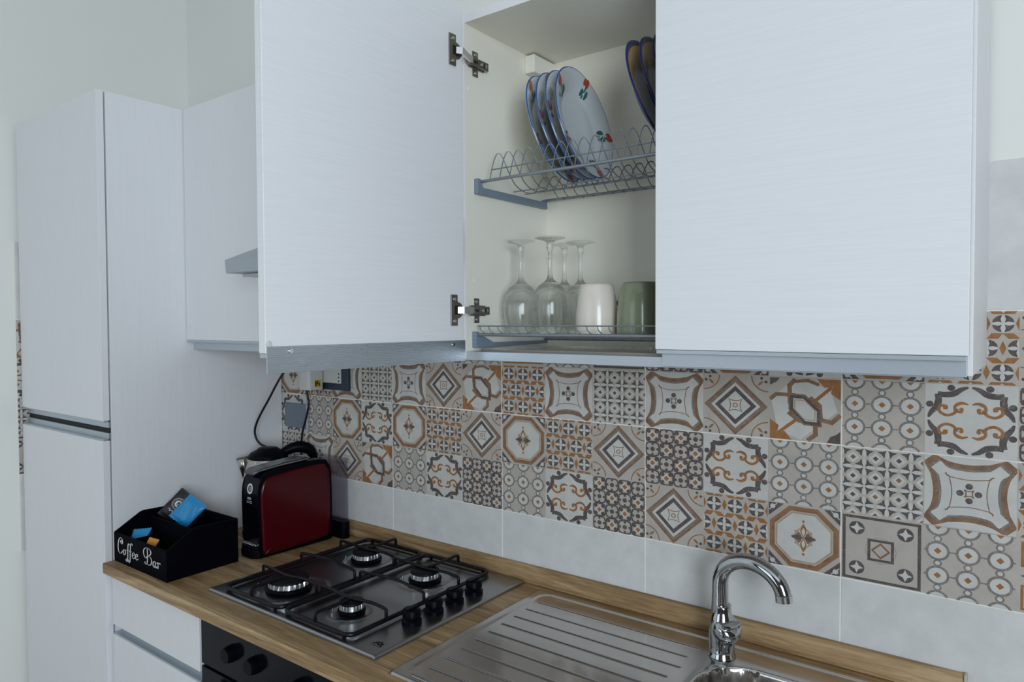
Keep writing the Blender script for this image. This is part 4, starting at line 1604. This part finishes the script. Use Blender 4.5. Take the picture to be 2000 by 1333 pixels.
# spout, facing left-front
bm = bmesh.new()
sa = R_(212)
sd, ss = Vector((cos(sa), sin(sa), 0)), Vector((-sin(sa), cos(sa), 0))
prf = [(.070, .130, .004), (.078, .165, .018), (.092, .205, .028), (.104, .232, .032)]
A = []
for d, z, wd in prf:
    A.append([bm.verts.new(sd * .060 + ss * (-wd * 1.2) + Vector((0, 0, z + .006))), bm.verts.new(sd * (.06 + (d - .06) * .6) + ss * (-wd * .9) + Vector((0, 0, z + .002))), bm.verts.new(sd * d + Vector((0, 0, z))),
              bm.verts.new(sd * (.06 + (d - .06) * .6) + ss * (wd * .9) + Vector((0, 0, z + .002))), bm.verts.new(sd * .060 + ss * (wd * 1.2) + Vector((0, 0, z + .006)))])
for a, b in zip(A, A[1:]):
    for k in range(4):
        bm.faces.new((a[k], a[k + 1], b[k + 1], b[k]))
o = finish('spout', bm, M_steel_kettle, t, smooth=True, angle=25)
md = o.modifiers.new('solid', 'SOLIDIFY'); md.thickness = .0012
# handle, pointing right-back
bm = bmesh.new()
ha = R_(62)
hd = Vector((cos(ha), sin(ha), 0))
hp = [(.045, .250), (.075, .262), (.105, .262), (.130, .246), (.138, .20), (.128, .14), (.108, .08), (.085, .055)]
sp = smooth_path([hd * a + Vector((0, 0, b)) for a, b in hp], 6)
tube(bm, sp, [.013 + .005 * sin(pi * min(1, i / (len(sp) * .5))) if i < len(sp) * .5 else .013 for i in range(len(sp))], 16)
finish('handle', bm, M_black, t, smooth=True)
bm = bmesh.new()
cord = [(-.362, -.150, 1.140), (-.372, -.120, 1.150), (-.395, -.085, 1.175), (-.398, -.075, 1.20), (-.365, -.065, 1.245), (-.345, -.060, 1.29), (-.335, -.055, 1.34), (-.325, -.045, 1.372), (-.315, -.030, 1.385)]
bm.free()
bm = bmesh.new()
cord = [(x - KX, y - KY, z - CT) for x, y, z in ((-.398, -.068, .883), (-.400, -.052, .90), (-.400, -.050, 1.05), (-.420, -.085, 1.115), (-.459, -.13, 1.143), (-.4777, -.14, 1.177), (-.4627, -.14, 1.220), (-.4009, -.14, 1.292), (-.362, -.12, 1.365), (-.345, -.08, 1.41), (-.330, -.055, 1.405), (-.325, -.05, 1.390))]
tube(bm, smooth_path(cord, 8), .0034, 10)
finish('power_cord', bm, M_cable, t, smooth=True)

# ------------------------------------------------------------------ coffee machine
MX, MY = -.249, -.185
t = empty('coffee_machine', (MX, MY, CT), 'capsule coffee machine with a dark red side panel and black front', 'coffee machine')
t.rotation_euler = (0, 0, R_(-3))
# side profile in (y, z), y negative = front
def mprof(s=1.0):
    p = [(.125, .0), (.125, .10), (.120, .205), (.100, .240), (.060, .248), (-.075, .240), (-.105, .226), (-.117, .195), (-.120, .150), (-.108, .128), (-.074, .118), (-.070, .055), (-.070, .0)]
    return p
bm = bmesh.new()
prism(bm, [(v.x, v.y) for v in smooth_path([Vector((a, b, 0)) for a, b in mprof()[2:9]], 5)] + [(-.108, .128), (-.074, .118), (-.070, .04), (-.070, .004), (.118, .004), (.124, .10)], -.0385, .046, 'x')
finish('body', bm, M_black_gloss, t, bevel=.006, seg=4)
for sg in (-1, 1):
    bm = bmesh.new()
    prism(bm, [(v.x, v.y) for v in smooth_path([Vector((a, b, 0)) for a, b in [(-.116, .024), (-.110, .010), (-.09, .004), (.10, .006), (.120, .02), (.121, .19), (.110, .232), (.08, .246), (-.07, .238), (-.104, .226), (-.119, .19), (-.120, .12)]], 4, True)], .0425 if sg > 0 else -.0385, .0462 if sg > 0 else -.0350, 'x')
    finish('side_frame', bm, M_black, t)
# red side panels (convex, rounded)
def side_panel(x0, sg, bulge=1):
    out = [(-.108, .030), (-.103, .014), (-.085, .008), (.085, .014), (.106, .022), (.113, .045), (.113, .190), (.103, .222), (.075, .235), (-.060, .227), (-.096, .217), (-.110, .195), (-.113, .150)]
    P_ = [(v.x, v.y) for v in smooth_path([Vector((a, b, 0)) for a, b in out], 5, True)]
    bm = bmesh.new()
    cy_, cz_ = 0, .12
    rings = []
    for sc, xo in ((1.0, 0), (1.0, .002), (.985, .0045), (.95, .0065), (.85, .008), (.5, .0085), (.15, .0087)):
        rings.append([bm.verts.new((x0 + sg * xo * bulge, cy_ + (a - cy_) * sc, cz_ + (b - cz_) * sc)) for a, b in P_])
    for A, B in zip(rings, rings[1:]):
        for k in range(len(A)):
            bm.faces.new((A[k], A[(k + 1) % len(A)], B[(k + 1) % len(A)], B[k]))
    bm.faces.new(rings[0]); bm.faces.new(rings[-1])
    return finish('side_panel', bm, M_red, t, smooth=True, angle=60)
side_panel(.0462, 1)
side_panel(-.0387, -1, .3)
# silver lever along the top
bm = bmesh.new()
lp_ = [(-.122, .234), (-.105, .242), (-.05, .2475), (.0, .251), (.055, .254)]
prev = None
for i, (y, z) in enumerate(lp_):
    wd = .036 if i else .030
    cur = [bm.verts.new((-wd + .005, y, z - .003)), bm.verts.new((-wd * .8 + .004, y, z + .003)), bm.verts.new((wd * .8, y, z + .003)), bm.verts.new((wd, y, z - .003))]
    if prev:
        for k in range(3):
            bm.faces.new((prev[k], prev[k + 1], cur[k + 1], cur[k]))
        bm.faces.new((prev[3], prev[0], cur[0], cur[3]))
    else:
        bm.faces.new(cur)
    prev = cur
bm.faces.new(prev)
finish('top_lever', bm, M_silver_trim, t, bevel=.001)
bm = bmesh.new()
tube(bm, smooth_path([(.029, -.122, .2365), (.035, -.105, .2425), (.0355, -.05, .2485), (.035, .04, .2535), (.026, .056, .2560), (-.026, .056, .2560)], 5), .0011, 6)
tube(bm, smooth_path([(.020, -.03, .2530), (.020, .045, .2572), (-.020, .045, .2572)], 5), .0009, 6)
finish('chrome_trim', bm, M_chrome_soft, t, smooth=True)
# base and drip tray
bm = bmesh.new()
prism(bm, rrect(-.044, .047, -.134, .135, .030, 6), 0, .024, 'z')
finish('base', bm, M_black, t, bevel=.004)
bm = bmesh.new()
prism(bm, rrect(-.0425, .042, -.131, -.072, .026, 6), .0242, .034, 'z')
tr = finish('drip_tray', bm, M_black_gloss, t, bevel=.001)
bm = bmesh.new()
for i in range(7):
    y = -.125 + i * .0078
    hw = .038 if i > 1 else (.026, .036)[i]
    tube(bm, [(-hw, y, .0352), (hw, y, .0352)], .0011, 6)
for i in range(9):
    x = -.036 + i * .009
    y0 = -.120 if abs(x) < .028 else -.108
    tube(bm, [(x, y0, .0352), (x, -.077, .0352)], .0009, 6)
finish('tray_grid', bm, M_chrome_soft, tr, smooth=True)
bm = bmesh.new()
tube(bm, [(0, -.095, .117), (0, -.095, .100)], [.010, .006], 16)
finish('coffee_outlet', bm, M_black, t, smooth=True)
# emblem and small lettering on the front, sitting on the curved nose
def fp(x, z):
    pr2 = smooth_path([Vector((a, b, 0)) for a, b in mprof()[2:9]], 5)
    best = min(pr2[len(pr2) // 2:], key=lambda v: abs(v.y - z))
    # interpolate y on the nose outline
    seg = pr2[len(pr2) // 2:]
    for a, b in zip(seg, seg[1:]):
        if (a.y - z) * (b.y - z) <= 0 and a.y != b.y:
            tt = (z - a.y) / (b.y - a.y)
            return Vector((x, a.x + (b.x - a.x) * tt - .0008, z))
    return Vector((x, best.x - .0008, z))
bm = bmesh.new()
def front_stroke(pts, wd):
    Ls, Rs = [], []
    m = len(pts)
    for i, (x, z) in enumerate(pts):
        a, b = pts[max(i - 1, 0)], pts[min(i + 1, m - 1)]
        dx, dz = b[0] - a[0], b[1] - a[1]
        l = math.hypot(dx, dz) or 1
        Ls.append(bm.verts.new(fp(x - dz / l * wd / 2, z + dx / l * wd / 2)))
        Rs.append(bm.verts.new(fp(x + dz / l * wd / 2, z - dx / l * wd / 2)))
    for i in range(m - 1):
        bm.faces.new((Ls[i], Ls[i + 1], Rs[i + 1], Rs[i]))
ec = (.002, .190)
circ = lambda r, n=24: [(ec[0] + r * cos(2 * pi * k / n), ec[1] + r * sin(2 * pi * k / n)) for k in range(n + 1)]
front_stroke(circ(.0118), .0058)
front_stroke(circ(.0050), .0014)
front_stroke([(ec[0] - .0035, ec[1] + .003), (ec[0], ec[1] - .003), (ec[0] + .0035, ec[1] + .003)], .0014)
front_stroke([(ec[0] - .004, ec[1] - .004), (ec[0] + .004, ec[1] - .004)], .0012)
for k in range(4):
    x = -.008 + k * .005
    front_stroke([(x, .160), (x, .1655), (x + .003, .1655), (x + .003, .160)], .0013)
for r in range(2):
    for k in range(7):
        x = -.012 + k * .004
        front_stroke([(x, .155 - r * .004), (x + .0028, .155 - r * .004)], .0013)
eo = finish('printed_emblem', bm, M_print, t)
# water tank at the back
bm = bmesh.new()
tp = rrect(-.044, .078, .1360, .164, .013, 5)
ti = rrect(-.042, .076, .1380, .162, .011, 5)
A0 = [bm.verts.new((x, y, .052)) for x, y in tp]
A1 = [bm.verts.new((x, y, .236)) for x, y in tp]
B1 = [bm.verts.new((x, y, .236)) for x, y in ti]
B0 = [bm.verts.new((x, y, .055)) for x, y in ti]
n = len(tp)
for P_, Q_ in ((A0, A1), (A1, B1), (B1, B0)):
    for k in range(n):
        bm.faces.new((P_[k], P_[(k + 1) % n], Q_[(k + 1) % n], Q_[k]))
bm.faces.new(A0); bm.faces.new(B0)
wtk = finish('water_tank', bm, M_smoke, t, smooth=True, angle=50)
bm = bmesh.new()
prism(bm, rrect(-.045, .079, .1353, .1648, .013, 5), .2365, .242, 'z')
finish('tank_lid', bm, M_smoke, wtk, bevel=.001)
bm = bmesh.new()
prism(bm, rrect(-.052, .082, .1355, .1655, .013, 5), .0, .0515, 'z')
finish('tank_dock', bm, M_black, t, bevel=.002)
bm = bmesh.new()
def toloc(x, y, z):
    q = Matrix.Rotation(R_(3), 3, 'Z') @ Vector((x - MX, y - MY, 0))
    return (q.x, q.y, z - CT)
cord = [toloc(*p) for p in ((-.300, -.060, .99), (-.345, -.045, 1.04), (-.3699, -.045, 1.0973), (-.3658, -.045, 1.1714), (-.345, -.045, 1.225), (-.330, -.045, 1.272), (-.336, -.045, 1.30), (-.336, -.046, 1.3175))]
tube(bm, smooth_path(cord, 8), .0034, 10)
finish('power_cord', bm, M_cable, t, smooth=True)
